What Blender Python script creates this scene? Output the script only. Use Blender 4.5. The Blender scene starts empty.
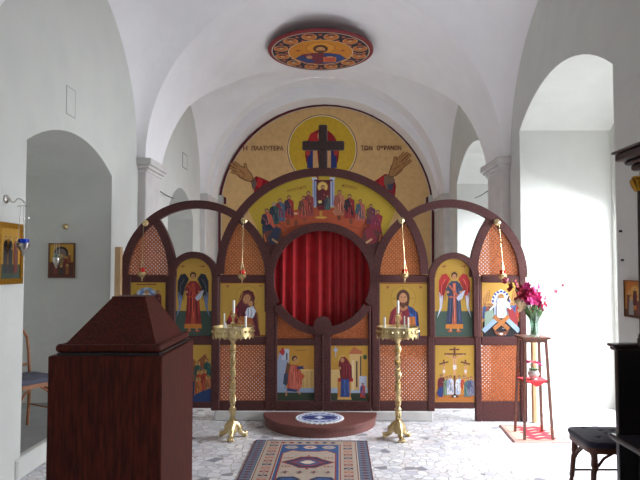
import bpy, math, random
from mathutils import Vector, Matrix
random.seed(7)
PI = math.pi; sin = math.sin; cos = math.cos; R = math.radians
S = bpy.context.scene; COL = S.collection
F = 620.0; CH = 1.6; CX = .045; TP = math.atan(28/F); cp = cos(TP); sp = sin(TP)

def V(x, y, Y):                      # a point of the photo on the real plane at depth Y
    a = (x-327)/F; b = -(y-240)/F
    t = Y/(cp-b*sp)
    return Vector((CX+a*t, Y, CH+(sp+b*cp)*t))

# ------------------------------------------------------------ materials
def lin(c):
    def g(v):
        v /= 255.0
        return v/12.92 if v <= 0.04045 else ((v+0.055)/1.055)**2.4
    return (g(c[0]), g(c[1]), g(c[2]), 1)

def newmat(name):
    m = bpy.data.materials.new(name); m.use_nodes = True
    return m, m.node_tree, m.node_tree.nodes['Principled BSDF']

def mat(name, c, rough=.6, metal=0, noise=0, scale=20, c2=None, bump=0, spec=.5, stretch=None, trans=0, emit=0, sheen=0, bscale=None):
    m, t, b = newmat(name)
    b.inputs['Base Color'].default_value = lin(c)
    b.inputs['Roughness'].default_value = rough
    b.inputs['Metallic'].default_value = metal
    b.inputs['Specular IOR Level'].default_value = spec
    if trans: b.inputs['Transmission Weight'].default_value = trans
    if sheen: b.inputs['Sheen Weight'].default_value = sheen
    N = t.nodes; L = t.links
    tc = N.new('ShaderNodeTexCoord'); mp = N.new('ShaderNodeMapping')
    L.new(tc.outputs['Object'], mp.inputs[0])
    if stretch: mp.inputs['Scale'].default_value = stretch
    if c2 is not None:
        n = N.new('ShaderNodeTexNoise'); n.inputs['Scale'].default_value = scale; n.inputs['Detail'].default_value = 4
        L.new(mp.outputs[0], n.inputs['Vector'])
        r = N.new('ShaderNodeValToRGB')
        r.color_ramp.elements[0].position = .35; r.color_ramp.elements[1].position = .65
        r.color_ramp.elements[0].color = lin(c); r.color_ramp.elements[1].color = lin(c2)
        L.new(n.outputs['Fac'], r.inputs[0]); L.new(r.outputs[0], b.inputs['Base Color'])
    if bump:
        n2 = N.new('ShaderNodeTexNoise'); n2.inputs['Scale'].default_value = bscale or scale; n2.inputs['Detail'].default_value = 6
        L.new(mp.outputs[0], n2.inputs['Vector'])
        bp = N.new('ShaderNodeBump'); bp.inputs['Strength'].default_value = bump; bp.inputs['Distance'].default_value = .02
        L.new(n2.outputs['Fac'], bp.inputs['Height']); L.new(bp.outputs[0], b.inputs['Normal'])
    return m

M = {}
M['plaster'] = mat('white_plaster', (212,212,205), .9, c2=(207,207,201), scale=3, bump=.25, bscale=9)
M['vault'] = mat('vault_plaster', (246,243,243), .9, c2=(242,239,240), scale=3, bump=.2, bscale=9)
M['stone'] = mat('pale_stone', (212,207,203), .8, c2=(203,198,196), scale=6, bump=.1)
M['wood'] = mat('dark_reddish_wood', (96,58,56), .6, spec=.25, c2=(70,40,39), scale=90, bump=.05)
M['lectern_wood'] = mat('mahogany', (86,32,20), .5, spec=.15, c2=(52,18,11), scale=14, stretch=(6,6,.6))
M['lattice'] = mat('lattice_wood', (200,114,62), .65, c2=(176,94,48), scale=40)
M['oak'] = mat('light_oak', (205,170,128), .6, c2=(186,150,108), scale=12, stretch=(8,8,.6))
M['black_wood'] = mat('black_wood', (26,18,22), .35, c2=(20,14,17), scale=20)
M['throne_wood'] = mat('dark_brown_wood', (52,32,30), .4, c2=(40,24,24), scale=20)
M['chair_wood'] = mat('bentwood', (112,66,50), .4, c2=(92,52,40), scale=30)
M['chair_wood_light'] = mat('bentwood_light', (158,100,62), .4, c2=(138,86,52), scale=30)
M['cushion'] = mat('navy_cushion', (44,40,62), .9, c2=(36,32,52), scale=60, sheen=.3)
M['cushion_grey'] = mat('grey_cushion', (92,92,106), .9, c2=(80,80,94), scale=60)
M['brass'] = mat('brass', (226,206,160), .3, 1, c2=(198,172,118), scale=30, bump=.15)
M['gold'] = mat('gilt', (196,150,60), .4, 1, c2=(176,130,48), scale=40, bump=.1)
M['silver'] = mat('silver', (200,196,190), .3, 1)
M['chain'] = mat('chain_metal', (190,170,130), .4, 1)
M['red_glass'] = mat('red_glass', (200,20,28), .15)
M['blue_glass'] = mat('blue_glass', (20,60,190), .12)
M['wax'] = mat('white_wax', (240,236,226), .5)
M['wick'] = mat('wick', (30,26,24), .9)
M['sand'] = mat('sand', (215,205,190), .95, c2=(200,190,172), scale=120)
M['velvet'] = mat('red_velvet', (186,9,24), .85, c2=(166,6,18), scale=12, sheen=.25)
M['carpet_edge'] = mat('speckled_granite', (134,84,76), .5, c2=(90,50,46), scale=160)
M['ledge'] = mat('marble_ledge', (216,212,208), .5, c2=(196,194,192), scale=5)
M['leaf'] = mat('leaf_green', (74,112,60), .6, c2=(96,130,76), scale=20)
M['petal_red'] = mat('petal_dark_red', (158,16,44), .6, c2=(130,8,34), scale=30)
M['petal_magenta'] = mat('petal_magenta', (222,52,134), .6, c2=(200,30,112), scale=30)
M['petal_pink'] = mat('petal_pink', (236,120,146), .6, c2=(228,96,120), scale=30)
M['petal_cream'] = mat('petal_cream', (226,196,160), .6)
M['white_pot'] = mat('glazed_pot', (214,206,200), .25)
M['red_cloth'] = mat('red_cloth', (214,52,60), .9)
M['iron'] = mat('dark_iron', (50,46,46), .6, .5)
M['picture_wood'] = mat('picture_frame_wood', (110,66,40), .5)
M['white_paint'] = mat('white_paint', (236,236,236), .5)

def glassmat(name, tint, mixf=.85, rough=.05):
    m = bpy.data.materials.new(name); m.use_nodes = True; t = m.node_tree; N = t.nodes; L = t.links
    N.remove(N['Principled BSDF']); o = N['Material Output']
    tr = N.new('ShaderNodeBsdfTransparent'); tr.inputs[0].default_value = lin(tint)
    gl = N.new('ShaderNodeBsdfGlossy'); gl.inputs['Roughness'].default_value = rough
    mx = N.new('ShaderNodeMixShader'); mx.inputs[0].default_value = 1-mixf
    L.new(tr.outputs[0], mx.inputs[1]); L.new(gl.outputs[0], mx.inputs[2]); L.new(mx.outputs[0], o.inputs[0])
    return m
M['pane'] = glassmat('window_glass', (250,252,255), .95)
M['clear'] = glassmat('clear_glass', (214,232,222), .8)

def paintmat(name, rough, metal):
    m, t, b = newmat(name)
    a = t.nodes.new('ShaderNodeAttribute'); a.attribute_name = 'Col'
    n = t.nodes.new('ShaderNodeTexNoise'); n.inputs['Scale'].default_value = 60
    h = t.nodes.new('ShaderNodeHueSaturation')
    mr = t.nodes.new('ShaderNodeMapRange'); mr.inputs['To Min'].default_value = .82; mr.inputs['To Max'].default_value = 1.18
    t.links.new(n.outputs['Fac'], mr.inputs['Value']); t.links.new(mr.outputs[0], h.inputs['Value'])
    t.links.new(a.outputs['Color'], h.inputs['Color']); t.links.new(h.outputs[0], b.inputs['Base Color'])
    b.inputs['Roughness'].default_value = rough; b.inputs['Metallic'].default_value = metal
    return m
M['paint'] = paintmat('painted_colours', .6, 0)
M['leafgold'] = paintmat('gold_leaf', .42, .55)
M['rugpaint'] = paintmat('woven_wool', .95, 0)

# crazy-paving marble floor
def floormat():
    m, t, b = newmat('crazy_paving'); N = t.nodes; L = t.links
    tc = N.new('ShaderNodeTexCoord')
    nz = N.new('ShaderNodeTexNoise'); nz.inputs['Scale'].default_value = 3; L.new(tc.outputs['Object'], nz.inputs['Vector'])
    mx = N.new('ShaderNodeMix'); mx.data_type = 'VECTOR'; mx.inputs['Factor'].default_value = .06
    L.new(tc.outputs['Object'], mx.inputs['A']); L.new(nz.outputs['Color'], mx.inputs['B'])
    v = N.new('ShaderNodeTexVoronoi'); v.feature = 'DISTANCE_TO_EDGE'; v.inputs['Scale'].default_value = 12.5
    v2 = N.new('ShaderNodeTexVoronoi'); v2.inputs['Scale'].default_value = 12.5
    for q in (v, v2): L.new(mx.outputs['Result'], q.inputs['Vector'])
    r = N.new('ShaderNodeValToRGB'); e = r.color_ramp.elements
    e[0].position = .018; e[0].color = (0,0,0,1); e[1].position = .05; e[1].color = (1,1,1,1)
    L.new(v.outputs['Distance'], r.inputs[0])
    sx = N.new('ShaderNodeSeparateColor'); L.new(v2.outputs['Color'], sx.inputs[0])
    r2 = N.new('ShaderNodeValToRGB'); r2.color_ramp.interpolation = 'CONSTANT'
    e = r2.color_ramp.elements
    e[0].position = 0; e[0].color = lin((232,230,233))
    e[1].position = .965; e[1].color = lin((140,140,150))
    for p, c in ((.3,(218,217,222)),(.55,(238,236,237)),(.75,(222,216,218)),(.88,(200,199,208))):
        k = e.new(p); k.color = lin(c)
    L.new(sx.outputs[0], r2.inputs[0])
    n3 = N.new('ShaderNodeTexNoise'); n3.inputs['Scale'].default_value = 14; L.new(tc.outputs['Object'], n3.inputs['Vector'])
    h = N.new('ShaderNodeHueSaturation'); mr = N.new('ShaderNodeMapRange'); mr.inputs['To Min'].default_value = .86; mr.inputs['To Max'].default_value = 1.12
    L.new(n3.outputs['Fac'], mr.inputs['Value']); L.new(mr.outputs[0], h.inputs['Value']); L.new(r2.outputs[0], h.inputs['Color'])
    mc = N.new('ShaderNodeMix'); mc.data_type = 'RGBA'; mc.inputs['A'].default_value = lin((172,162,156))
    L.new(r.outputs[0], mc.inputs['Factor']); L.new(h.outputs[0], mc.inputs['B']); L.new(mc.outputs['Result'], b.inputs['Base Color'])
    bp = N.new('ShaderNodeBump'); bp.inputs['Strength'].default_value = .3; bp.inputs['Distance'].default_value = .005
    L.new(r.outputs[0], bp.inputs['Height']); L.new(bp.outputs[0], b.inputs['Normal'])
    b.inputs['Roughness'].default_value = .38
    return m
M['floor'] = floormat()

# ------------------------------------------------------------ mesh builder
class MB:
    def __init__(s): s.v = []; s.f = []; s.m = []; s.c = []
    def add(s, vs, fs, m=0, c=None):
        o = len(s.v); s.v += [tuple(p) for p in vs]
        for f in fs: s.f.append([o+i for i in f]); s.m.append(m); s.c.append(c)
        return s
    def box(s, a, b, m=0):
        x0,y0,z0 = a; x1,y1,z1 = b
        return s.add([(x0,y0,z0),(x1,y0,z0),(x1,y1,z0),(x0,y1,z0),(x0,y0,z1),(x1,y0,z1),(x1,y1,z1),(x0,y1,z1)],
            [(0,3,2,1),(4,5,6,7),(0,1,5,4),(1,2,6,5),(2,3,7,6),(3,0,4,7)], m)
    def cbox(s, a, b, e=.006, m=0):   # box with chamfered edges
        x0,y0,z0 = a; x1,y1,z1 = b; r = []
        e = min(e, abs(x1-x0)/3, abs(y1-y0)/3, abs(z1-z0)/3)
        def ring(z, i): return [(x0+i+e,y0+i,z),(x1-i-e,y0+i,z),(x1-i,y0+i+e,z),(x1-i,y1-i-e,z),(x1-i-e,y1-i,z),(x0+i+e,y1-i,z),(x0+i,y1-i-e,z),(x0+i,y0+i+e,z)]
        rs = [ring(z0,e), ring(z0+e,0), ring(z1-e,0), ring(z1,e)]
        vs = [p for q in rs for p in q]
        fs = [tuple(range(7,-1,-1)), tuple(range(24,32))]
        for k in range(3):
            for i in range(8): fs.append((k*8+i, k*8+(i+1)%8, k*8+8+(i+1)%8, k*8+8+i))
        return s.add(vs, fs, m)
    def prism(s, pts, d, m=0):
        n = len(pts); d = Vector(d); vs = [Vector(p) for p in pts]; vs += [p+d for p in vs]
        fs = [tuple(range(n)), tuple(range(2*n-1, n-1, -1))]
        for i in range(n): fs.append((i, i+n, (i+1)%n+n, (i+1)%n))
        return s.add(vs, fs, m)
    def band(s, A, B, d, m=0, close=False):  # solid between two parallel polylines
        n = len(A); d = Vector(d); A = [Vector(p) for p in A]; B = [Vector(p) for p in B]
        vs = A+B+[p+d for p in A]+[p+d for p in B]; fs = []
        for i in range(n if close else n-1):
            j = (i+1)%n
            fs += [(i,j,n+j,n+i),(2*n+j,2*n+i,3*n+i,3*n+j),(i,2*n+i,2*n+j,j),(n+j,3*n+j,3*n+i,n+i)]
        if not close: fs += [(0,n,3*n,2*n),(n-1,3*n-1,4*n-1,2*n-1)]
        return s.add(vs, fs, m)
    def lathe(s, prof, c=(0,0,0), n=20, m=0, cap=True):
        cx,cy,cz = c; vs = []
        for r, z in prof:
            for k in range(n): vs.append((cx+r*cos(2*PI*k/n), cy+r*sin(2*PI*k/n), cz+z))
        fs = []
        for i in range(len(prof)-1):
            for k in range(n): fs.append((i*n+k, i*n+(k+1)%n, (i+1)*n+(k+1)%n, (i+1)*n+k))
        if cap: fs.append(tuple(range(n-1,-1,-1))); fs.append(tuple((len(prof)-1)*n+k for k in range(n)))
        return s.add(vs, fs, m)
    def tube(s, pts, r, n=8, m=0):
        pts = [Vector(p) for p in pts]; N = len(pts); rs = r if isinstance(r, (list,tuple)) else [r]*N
        vs = []; up = None
        for i, p in enumerate(pts):
            d = (pts[min(i+1,N-1)]-pts[max(i-1,0)]).normalized()
            if up is None:
                up = Vector((0,0,1)) if abs(d.z) < .9 else Vector((1,0,0))
            a = d.cross(up).normalized(); up = a.cross(d).normalized()
            for k in range(n): vs.append(p+(a*cos(2*PI*k/n)+up*sin(2*PI*k/n))*rs[i])
        fs = [(i*n+k, i*n+(k+1)%n, (i+1)*n+(k+1)%n, (i+1)*n+k) for i in range(N-1) for k in range(n)]
        fs += [tuple(range(n-1,-1,-1)), tuple((N-1)*n+k for k in range(n))]
        return s.add(vs, fs, m)
    def ball(s, c, r, n=10, m=0, sz=1):
        prof = [(max(r*sin(PI*i/(n//2+2)), .0004), -r*sz*cos(PI*i/(n//2+2))) for i in range(n//2+3)]
        return s.lathe(prof, c, n, m)
    def grid(s, fn, nu, nv, m=0):
        vs = [fn(i/nu, j/nv) for j in range(nv+1) for i in range(nu+1)]
        fs = [(j*(nu+1)+i, j*(nu+1)+i+1, (j+1)*(nu+1)+i+1, (j+1)*(nu+1)+i) for j in range(nv) for i in range(nu)]
        return s.add(vs, fs, m)
    def build(s, name, mats, parent=None, smooth=False, origin=None):
        me = bpy.data.meshes.new(name)
        vs = s.v
        if origin is not None: vs = [(x-origin[0], y-origin[1], z-origin[2]) for x,y,z in vs]
        me.from_pydata(vs, [], s.f)
        if not isinstance(mats, (list,tuple)): mats = [mats]
        for q in mats: me.materials.append(q)
        me.polygons.foreach_set('material_index', s.m)
        if any(c is not None for c in s.c):
            a = me.color_attributes.new('Col', 'FLOAT_COLOR', 'CORNER')
            i = 0
            for f, c in zip(s.f, s.c):
                for _ in f: a.data[i].color = c or (1,1,1,1); i += 1
        if smooth:
            me.polygons.foreach_set('use_smooth', [True]*len(s.f))
            try: me.set_sharp_from_angle(angle=R(40))
            except Exception: pass
        me.update()
        o = bpy.data.objects.new(name, me); COL.objects.link(o)
        if parent is not None: o.parent = parent
        if origin is not None: o.location = origin
        return o

def tag(o, label, cat=None, group=None, kind=None):
    if label: o['label'] = label
    if cat: o['category'] = cat
    if group: o['group'] = group
    if kind: o['kind'] = kind
    return o
def thing(name, label, cat, loc=(0,0,0), rz=0, group=None):
    o = bpy.data.objects.new(name, None); COL.objects.link(o); o.empty_display_size = .1
    o.location = loc; o.rotation_euler = (0,0,rz)
    return tag(o, label, cat, group)
def struct(name, mb, m, smooth=False):
    return tag(mb.build(name, m, smooth=smooth), None, kind='structure')
def copy_tree(o, parent=None):
    c = o.copy(); COL.objects.link(c)
    if parent: c.parent = parent
    for ch in list(o.children): copy_tree(ch, c)
    return c

# ------------------------------------------------------------ painter: flat shapes on a painted surface
class Paint:
    def __init__(s, fn, nrm, step=.00006): s.fn = fn; s.n = Vector(nrm); s.k = 0; s.step = step; s.mb = MB(); s.sc = 1
    def poly(s, pts, c, m=0):
        s.k += 1; off = s.n*(s.k*s.step)
        s.mb.add([Vector(s.fn(x,y))+off for x,y in pts], [tuple(range(len(pts)))], m, lin(c))
    def rect(s, x0, y0, x1, y1, c, m=0): s.poly([(x0,y0),(x1,y0),(x1,y1),(x0,y1)], c, m)
    def ell(s, cx, cy, rx, ry, c, m=0, n=18, rot=0):
        s.poly([(cx+rx*cos(2*PI*k/n)*cos(rot)-ry*sin(2*PI*k/n)*sin(rot), cy+rx*cos(2*PI*k/n)*sin(rot)+ry*sin(2*PI*k/n)*cos(rot)) for k in range(n)], c, m)
    def line(s, pts, w, c, m=0):
        L = []; Rr = []
        for i, (x,y) in enumerate(pts):
            a = pts[max(i-1,0)]; b = pts[min(i+1,len(pts)-1)]; dx = b[0]-a[0]; dy = b[1]-a[1]; l = math.hypot(dx,dy) or 1
            L.append((x-dy/l*w/2, y+dx/l*w/2)); Rr.append((x+dy/l*w/2, y-dx/l*w/2))
        s.k += 1; off = s.n*(s.k*s.step); n = len(pts)
        s.mb.add([Vector(s.fn(*p))+off for p in L+Rr], [(i,i+1,n+i+1,n+i) for i in range(n-1)], m, lin(c))
    def ring(s, cx, cy, r0, r1, a0, a1, c, m=0, n=40, ry=None):
        pts = [(cx+(r0+r1)/2*cos(a0+(a1-a0)*k/n), cy+(ry or (r0+r1)/2)*sin(a0+(a1-a0)*k/n)) for k in range(n+1)]
        s.line(pts, abs(r1-r0), c, m)
    def saint(s, x, y, h, robe, mantle=None, halo=(214,172,88), hair=(70,40,30), skin=(196,140,96), w=None, lean=0, seated=False):
        # (x, y) centre of the head, h full height, down positive
        r = h*.075; w = w or h*.17; q = lean*h
        if halo: s.ell(x, y, r*1.75, r*1.75, (150,90,40)); s.ell(x, y, r*1.55, r*1.55, halo)
        b = y+r*.8
        s.poly([(x-r*.6,b),(x+r*.6,b),(x+w,b+h*.1),(x+w*1.05+q,b+h*.45),(x+w*1.1+q,y+h*.9),(x-w*1.1+q,y+h*.9),(x-w*1.05+q,b+h*.45),(x-w,b+h*.1)], robe)
        if mantle: s.poly([(x-w*.9,b+h*.08),(x-w*.2,b+h*.04),(x+w*.5,b+h*.4),(x+w*.9+q,y+h*.78),(x-w*.3+q,y+h*.7),(x-w*1.2,b+h*.4)], mantle)
        s.ell(x, y-r*.15, r*1.05, r*1.15, hair); s.ell(x, y+r*.12, r*.72, r*.92, skin)
        s.poly([(x-r*.5,y+r*.55),(x+r*.5,y+r*.55),(x,y+r*1.25)], hair)
        s.line([(x-w*.8,b+h*.2),(x-w*.1,b+h*.33),(x+w*.3,b+h*.26)], h*.04, tuple(int(v*.75) for v in robe))
        s.ell(x+w*.35, b+h*.25, h*.022, h*.022, skin)
        s.folds(x-w*.8+q*.5, b+h*.3, x+w*.8+q*.5, y+h*.86, robe, 5, h*.022)
    def folds(s, x0, y0, x1, y1, c, n, w, seed=0):
        rn = random.Random(int(x0*7+y0*13)+seed); dk = tuple(int(v*.6) for v in c); lt = tuple(min(255, int(v*1.35+18)) for v in c)
        for i in range(n):
            u = (i+.5)/n; xa = x0+(x1-x0)*(.15+.7*u); xb_ = x0+(x1-x0)*(u+rn.uniform(-.12,.12)); ya = y0+(y1-y0)*rn.uniform(0,.25); yb = y0+(y1-y0)*rn.uniform(.65,1)
            s.line([(xa,ya),((xa+xb_)/2+rn.uniform(-1,1)*w*1.5,(ya+yb)/2),(xb_,yb)], w, lt if (i+seed)%2 else dk)
    def build(s, name, mats, parent=None): return s.mb.build(name, mats, parent)

def text_mesh(txt, size, name, m, parent, origin, xdir, ydir, width=None):
    cu = bpy.data.curves.new(name, 'FONT'); cu.body = txt; cu.size = size; cu.align_x = 'CENTER'; cu.extrude = .0004; cu.offset = size*.012
    ob = bpy.data.objects.new('tmp_text', cu); COL.objects.link(ob)
    dg = bpy.context.evaluated_depsgraph_get(); me = bpy.data.meshes.new_from_object(ob.evaluated_get(dg))
    bpy.data.objects.remove(ob); me.name = name
    if width:
        xs = [v.co.x for v in me.vertices]; k = width/(max(xs)-min(xs))
        for v in me.vertices: v.co.x *= k
    me.materials.clear(); me.materials.append(m)
    o = bpy.data.objects.new(name, me); COL.objects.link(o)
    X = Vector(xdir).normalized(); Y = Vector(ydir).normalized(); Z = X.cross(Y)
    o.matrix_world = Matrix(((X.x,Y.x,Z.x,origin[0]),(X.y,Y.y,Z.y,origin[1]),(X.z,Y.z,Z.z,origin[2]),(0,0,0,1)))
    o.parent = parent
    return o
M['ink'] = mat('dark_red_ink', (92,26,30), .7)
PWORLD = set()
def pw(o, parent):                   # parent a mesh that was written in room coordinates
    o.parent = parent
    if parent.name not in PWORLD: o.matrix_parent_inverse = Matrix.Translation(-parent.location)
    PWORLD.add(o.name); return o

# ============================================================ THE ROOM
WX = 2.29; PX = 2.19
YB = -3.0; YE = 12.4
mb = MB()
mb.box((-WX-1.3, YB-.2, -.1), (WX+1.3, YE+.3, 0))
struct('floor', mb, M['floor'])

def arch_pts(y0, y1, spring, apex, n=16):       # segmental arch contour, from y0 up and over to y1
    c = (y0+y1)/2; a = (y1-y0)/2; rise = apex-spring
    rad = (a*a+rise*rise)/(2*rise); zc = apex-rad; t = math.asin(min(1, a/rad))
    if rise >= a: return [(c-a*cos(PI*k/n), spring+rise*sin(PI*k/n)) for k in range(n+1)]
    return [(c+rad*sin(-t+2*t*k/n), zc+rad*cos(-t+2*t*k/n)) for k in range(n+1)]
def niche(sx, y0, y1, floor, spring, apex): return dict(s=sx, y0=y0, y1=y1, f=floor, c=[(y0,floor)]+arch_pts(y0,y1,spring,apex)+[(y1,floor)])
NL = [niche(-1, 4.76, 6.67, .16, 2.60, 2.84), niche(-1, 9.05, 10.75, .0, 2.45, 2.88)]
NR = [niche(1, .2, 2.5, .0, 3.15, 3.56), niche(1, 4.83, 7.19, .0, 3.2, 3.57), niche(1, 8.32, 10.68, .0, 3.05, 3.53)]  # first niche is out of view, added with its window as a fill source
def side_wall(s, niches, name):
    pts = [(YB, 0)]
    for q in niches: pts += [(q['y0'],0)] + [p for p in q['c'] if p != (q['y0'],0) and p != (q['y1'],0)] + [(q['y1'],0)]
    pts += [(YE,0),(YE,5.4),(YB,5.4)]
    clean = []
    for p in pts:
        if not clean or p != clean[-1]: clean.append(p)
    m = MB(); m.add([(s*WX, y, z) for y,z in clean], [tuple(range(len(clean)))])
    for i, q in enumerate(niches):
        dep = 1.05; c = q['c']
        m.add([(s*WX,y,z) for y,z in c]+[(s*(WX+dep),y,z) for y,z in c], [(k,k+1,len(c)+k+1,len(c)+k) for k in range(len(c)-1)])
        if s < 0:
            if i == 0:
                m.add([(s*WX,q['y0'],0),(s*WX,q['y1'],0),(s*WX,q['y1'],.16),(s*WX,q['y0'],.16)], [(0,1,2,3)])
            m.add([(s*(WX+dep),y,z) for y,z in c], [tuple(range(len(c)))])
        else:                        # outer wall with its window opening
            y0, y1 = q['y0']+.12, q['y1']-.12; z0, z1 = .35, 2.4; X = s*(WX+dep); zt = 3.7
            for a,b,c_,d in ((q['y0'],y0,0,zt),(y1,q['y1'],0,zt),(y0,y1,0,z0),(y0,y1,z1,zt)):
                m.box((min(X,X+s*.12), a, c_), (max(X,X+s*.12), b, d))
    struct(name, m, M['plaster'])
side_wall(-1, NL, 'wall_left'); side_wall(1, NR, 'wall_right')
# raised floor of the left niche with its rounded stone edge
mb = MB(); mb.box((-WX-1.05, 4.76, 0), (-WX-.03, 6.67, .16)); struct('trim_3', mb, mat('grey_linoleum', (150,150,148), .5, c2=(140,140,140), scale=5))
mb = MB(); mb.cbox((-WX-.05, 4.68, .0), (-WX+.02, 6.67, .165), .012); struct('trim_4', mb, M['plaster'])
# windows: frame, bars, panes (the first, unseen, is added for fill light)
for i, q in enumerate(NR):
    y0, y1 = q['y0']+.12, q['y1']-.12; X = WX+1.05; m = MB()
    for a,b,c_,d in ((y0,y0+.07,.35,2.4),(y1-.07,y1,.35,2.4),(y0+.07,y1-.07,.35,.42),(y0+.07,y1-.07,2.33,2.4),((y0+y1)/2-.03,(y0+y1)/2+.03,.42,2.33)):
        m.cbox((X+.02, a, c_), (X+.08, b, d), .008)
    for z in (1.05, 1.7): m.box((X+.035, y0+.07, z-.015), (X+.065, y1-.07, z+.015))
    w = struct('window_%d' % (i+1), m, M['white_paint'])
    g = MB(); g.box((X+.047, y0+.06, .41), (X+.052, y1-.06, 2.34)); g.build('pane', M['pane'], w)
# front wall (behind the camera) and an unseen glazed doorway added to let fill light in
mb = MB(); mb.box((-WX-.1, YB-.15, 0), (-1.0, YB, 5.4)); mb.box((1.0, YB-.15, 0), (WX+.1, YB, 5.4)); mb.box((-1.0, YB-.15, 2.7), (1.0, YB, 5.4))
struct('wall_back', mb, M['plaster'])
mb = MB()
for a,b,c_,d in ((-1,-.92,0,2.7),(.92,1,0,2.7),(-.92,.92,2.6,2.7),(-.04,.04,0,2.6),(-.92,-.04,0,.3),(.04,.92,0,.3)): mb.cbox((a, YB-.1, c_), (b, YB-.04, d))
dr = struct('added_door_1', mb, M['wood']); g = MB(); g.box((-.93, YB-.075, .29), (.93, YB-.07, 2.61)); g.build('pane', M['pane'], dr)

# ---- vaults
def barrel(m, y0, y1, r, zc, n=28):
    vs = [(-r*cos(PI*k/n), y, zc+r*sin(PI*k/n)) for k in range(n+1) for y in (y0, y1)]
    m.add(vs, [(2*k, 2*k+1, 2*k+3, 2*k+2) for k in range(n)])
ZC = 2.95
GT = [(0,0),(27,.18),(46.8,.48),(62,.654),(76.8,.833),(90,1)]
def gfrac(t):
    for (a,fa),(b,fb) in zip(GT, GT[1:]):
        if t <= b: u = (t-a)/(b-a); return fa+(fb-fa)*u
    return 1
def bay(m, yfront, yn, yf, wc, wa, wb):
    # shell facing along the nave (front plane to the groin), both sides
    n = 24
    for s in (-1, 1):
        vs = []; 
        for k in range(n+1):
            t = 90*k/n; g = yn+(yf-yn)*gfrac(t)
            for j in range(9): vs.append((s*PX*cos(R(t)), yfront+(g-yfront)*j/8, ZC+PX*sin(R(t))))
        m.add(vs, [(k*9+j, k*9+j+1, (k+1)*9+j+1, (k+1)*9+j) for k in range(n) for j in range(8)])
        # side cap: from the wall lunette to groin (near half) and to the far arch (far half)
        N = 48; K = 12; vs = []
        for i in range(N+1):
            ph = PI*i/N
            W = Vector((s*WX, wc-wa*cos(ph), ZC+wb*sin(ph)))
            if i <= N/2: G = Vector((s*PX*cos(ph), yn+(yf-yn)*gfrac(math.degrees(ph)), ZC+PX*sin(ph)))
            else: G = Vector((s*PX*cos(PI-ph), yf, ZC+PX*sin(PI-ph)))
            for j in range(K+1):
                u = j/K; p = W.lerp(G, u); p.z += .16*sin(PI*u)*sin(ph)*(1-u*.3); vs.append(p)
        m.add(vs, [(i*(K+1)+j, i*(K+1)+j+1, (i+1)*(K+1)+j+1, (i+1)*(K+1)+j) for i in range(N) for j in range(K)])
mv = MB()
bay(mv, 7.55, 8.3, 11.36, 9.83, 1.53, 1.59)
bay(mv, 3.1, 3.8, 7.55, 5.68, 1.87, 1.65)
barrel(mv, YB, 3.1, PX, ZC)
for s in (-1, 1):                    # small shoulders between arch springing and wall
    for a, b in ((YB,3.8),(7.5,8.32),(11.34,YE)):
        mv.add([(s*PX,a,ZC),(s*WX,a,ZC),(s*WX,b,ZC),(s*PX,b,ZC)], [(0,1,2,3)])
# stepped arch before the apse wall
R1, Z1, R2, Z2 = 2.20, 2.94, 2.18, 2.72
barrel(mv, 11.36, 11.85, R1, Z1)
n = 32; A = [(-R1*cos(PI*k/n), 11.85, Z1+R1*sin(PI*k/n)) for k in range(n+1)]; B = [(-R2*cos(PI*k/n), 11.85, Z2+R2*sin(PI*k/n)) for k in range(n+1)]
mv.add(A+B, [(k,k+1,n+2+k,n+1+k) for k in range(n)])
barrel(mv, 11.85, YE, R2, Z2)
struct('ceiling', mv, M['vault'], smooth=True)
# weld so the shading stays smooth inside each shell
mb = MB(); mb.box((-WX-.1, YE, 0), (WX+.1, YE+.2, 5.4)); struct('wall_front', mb, M['plaster'])

# ---- pilasters with impost blocks
def pilaster(s, y0, y1, x, zt, i, cap=.06):
    m = MB(); a, b = (s*x, s*(WX+.01)) if s > 0 else (s*(WX+.01), s*x)
    m.cbox((a, y0, 0), (b, y1, zt-.13), .01)
    struct('trim_%d' % i, m, M['stone'])
    m = MB()
    def lay(e, z0, z1):
        q = s*(x-e); m.cbox((min(q, s*(WX+.01)), y0-e, z0), (max(q, s*(WX+.01)), y1+e, z1), .006)
    lay(.02, zt-.16, zt-.12); lay(.05, zt-.12, zt-.08); lay(cap+.02, zt-.08, zt)
    struct('trim_%d' % (i+1), m, M['stone'])
pilaster(-1, 7.6, 8.25, PX, 2.95, 5); pilaster(1, 7.6, 8.25, PX, 2.95, 7)
pilaster(-1, 11.36, YE, R1-.01, 2.97, 9, .02); pilaster(1, 11.36, YE, R1-.01, 2.97, 11, .02)

# ============================================================ LIGHT
w = bpy.data.worlds.new('sky'); S.world = w; w.use_nodes = True
w.node_tree.nodes['Background'].inputs[0].default_value = (.95,.98,1,1); w.node_tree.nodes['Background'].inputs[1].default_value = 1.3
def area(name, loc, rot, sx, sy, e, c=(1,1,1)):
    l = bpy.data.lights.new(name, 'AREA'); l.shape = 'RECTANGLE'; l.size = sx; l.size_y = sy; l.energy = e; l.color = c
    o = bpy.data.objects.new(name, l); COL.objects.link(o); o.location = loc; o.rotation_euler = rot; return o
SKY = (.94,.975,1)
area('near_bay_fill', (4.0, 1.35, 2.6), (0, R(58), 0), 1.8, 2.2, 90, SKY)  # added fill light for the near bay, from a made-up window
area('daylight_window_2', (4.0, 6.0, 2.6), (0, R(58), 0), 1.8, 2.2, 560, SKY)
area('daylight_window_3', (4.0, 9.5, 2.6), (0, R(58), 0), 1.8, 2.2, 330, SKY)

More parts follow.
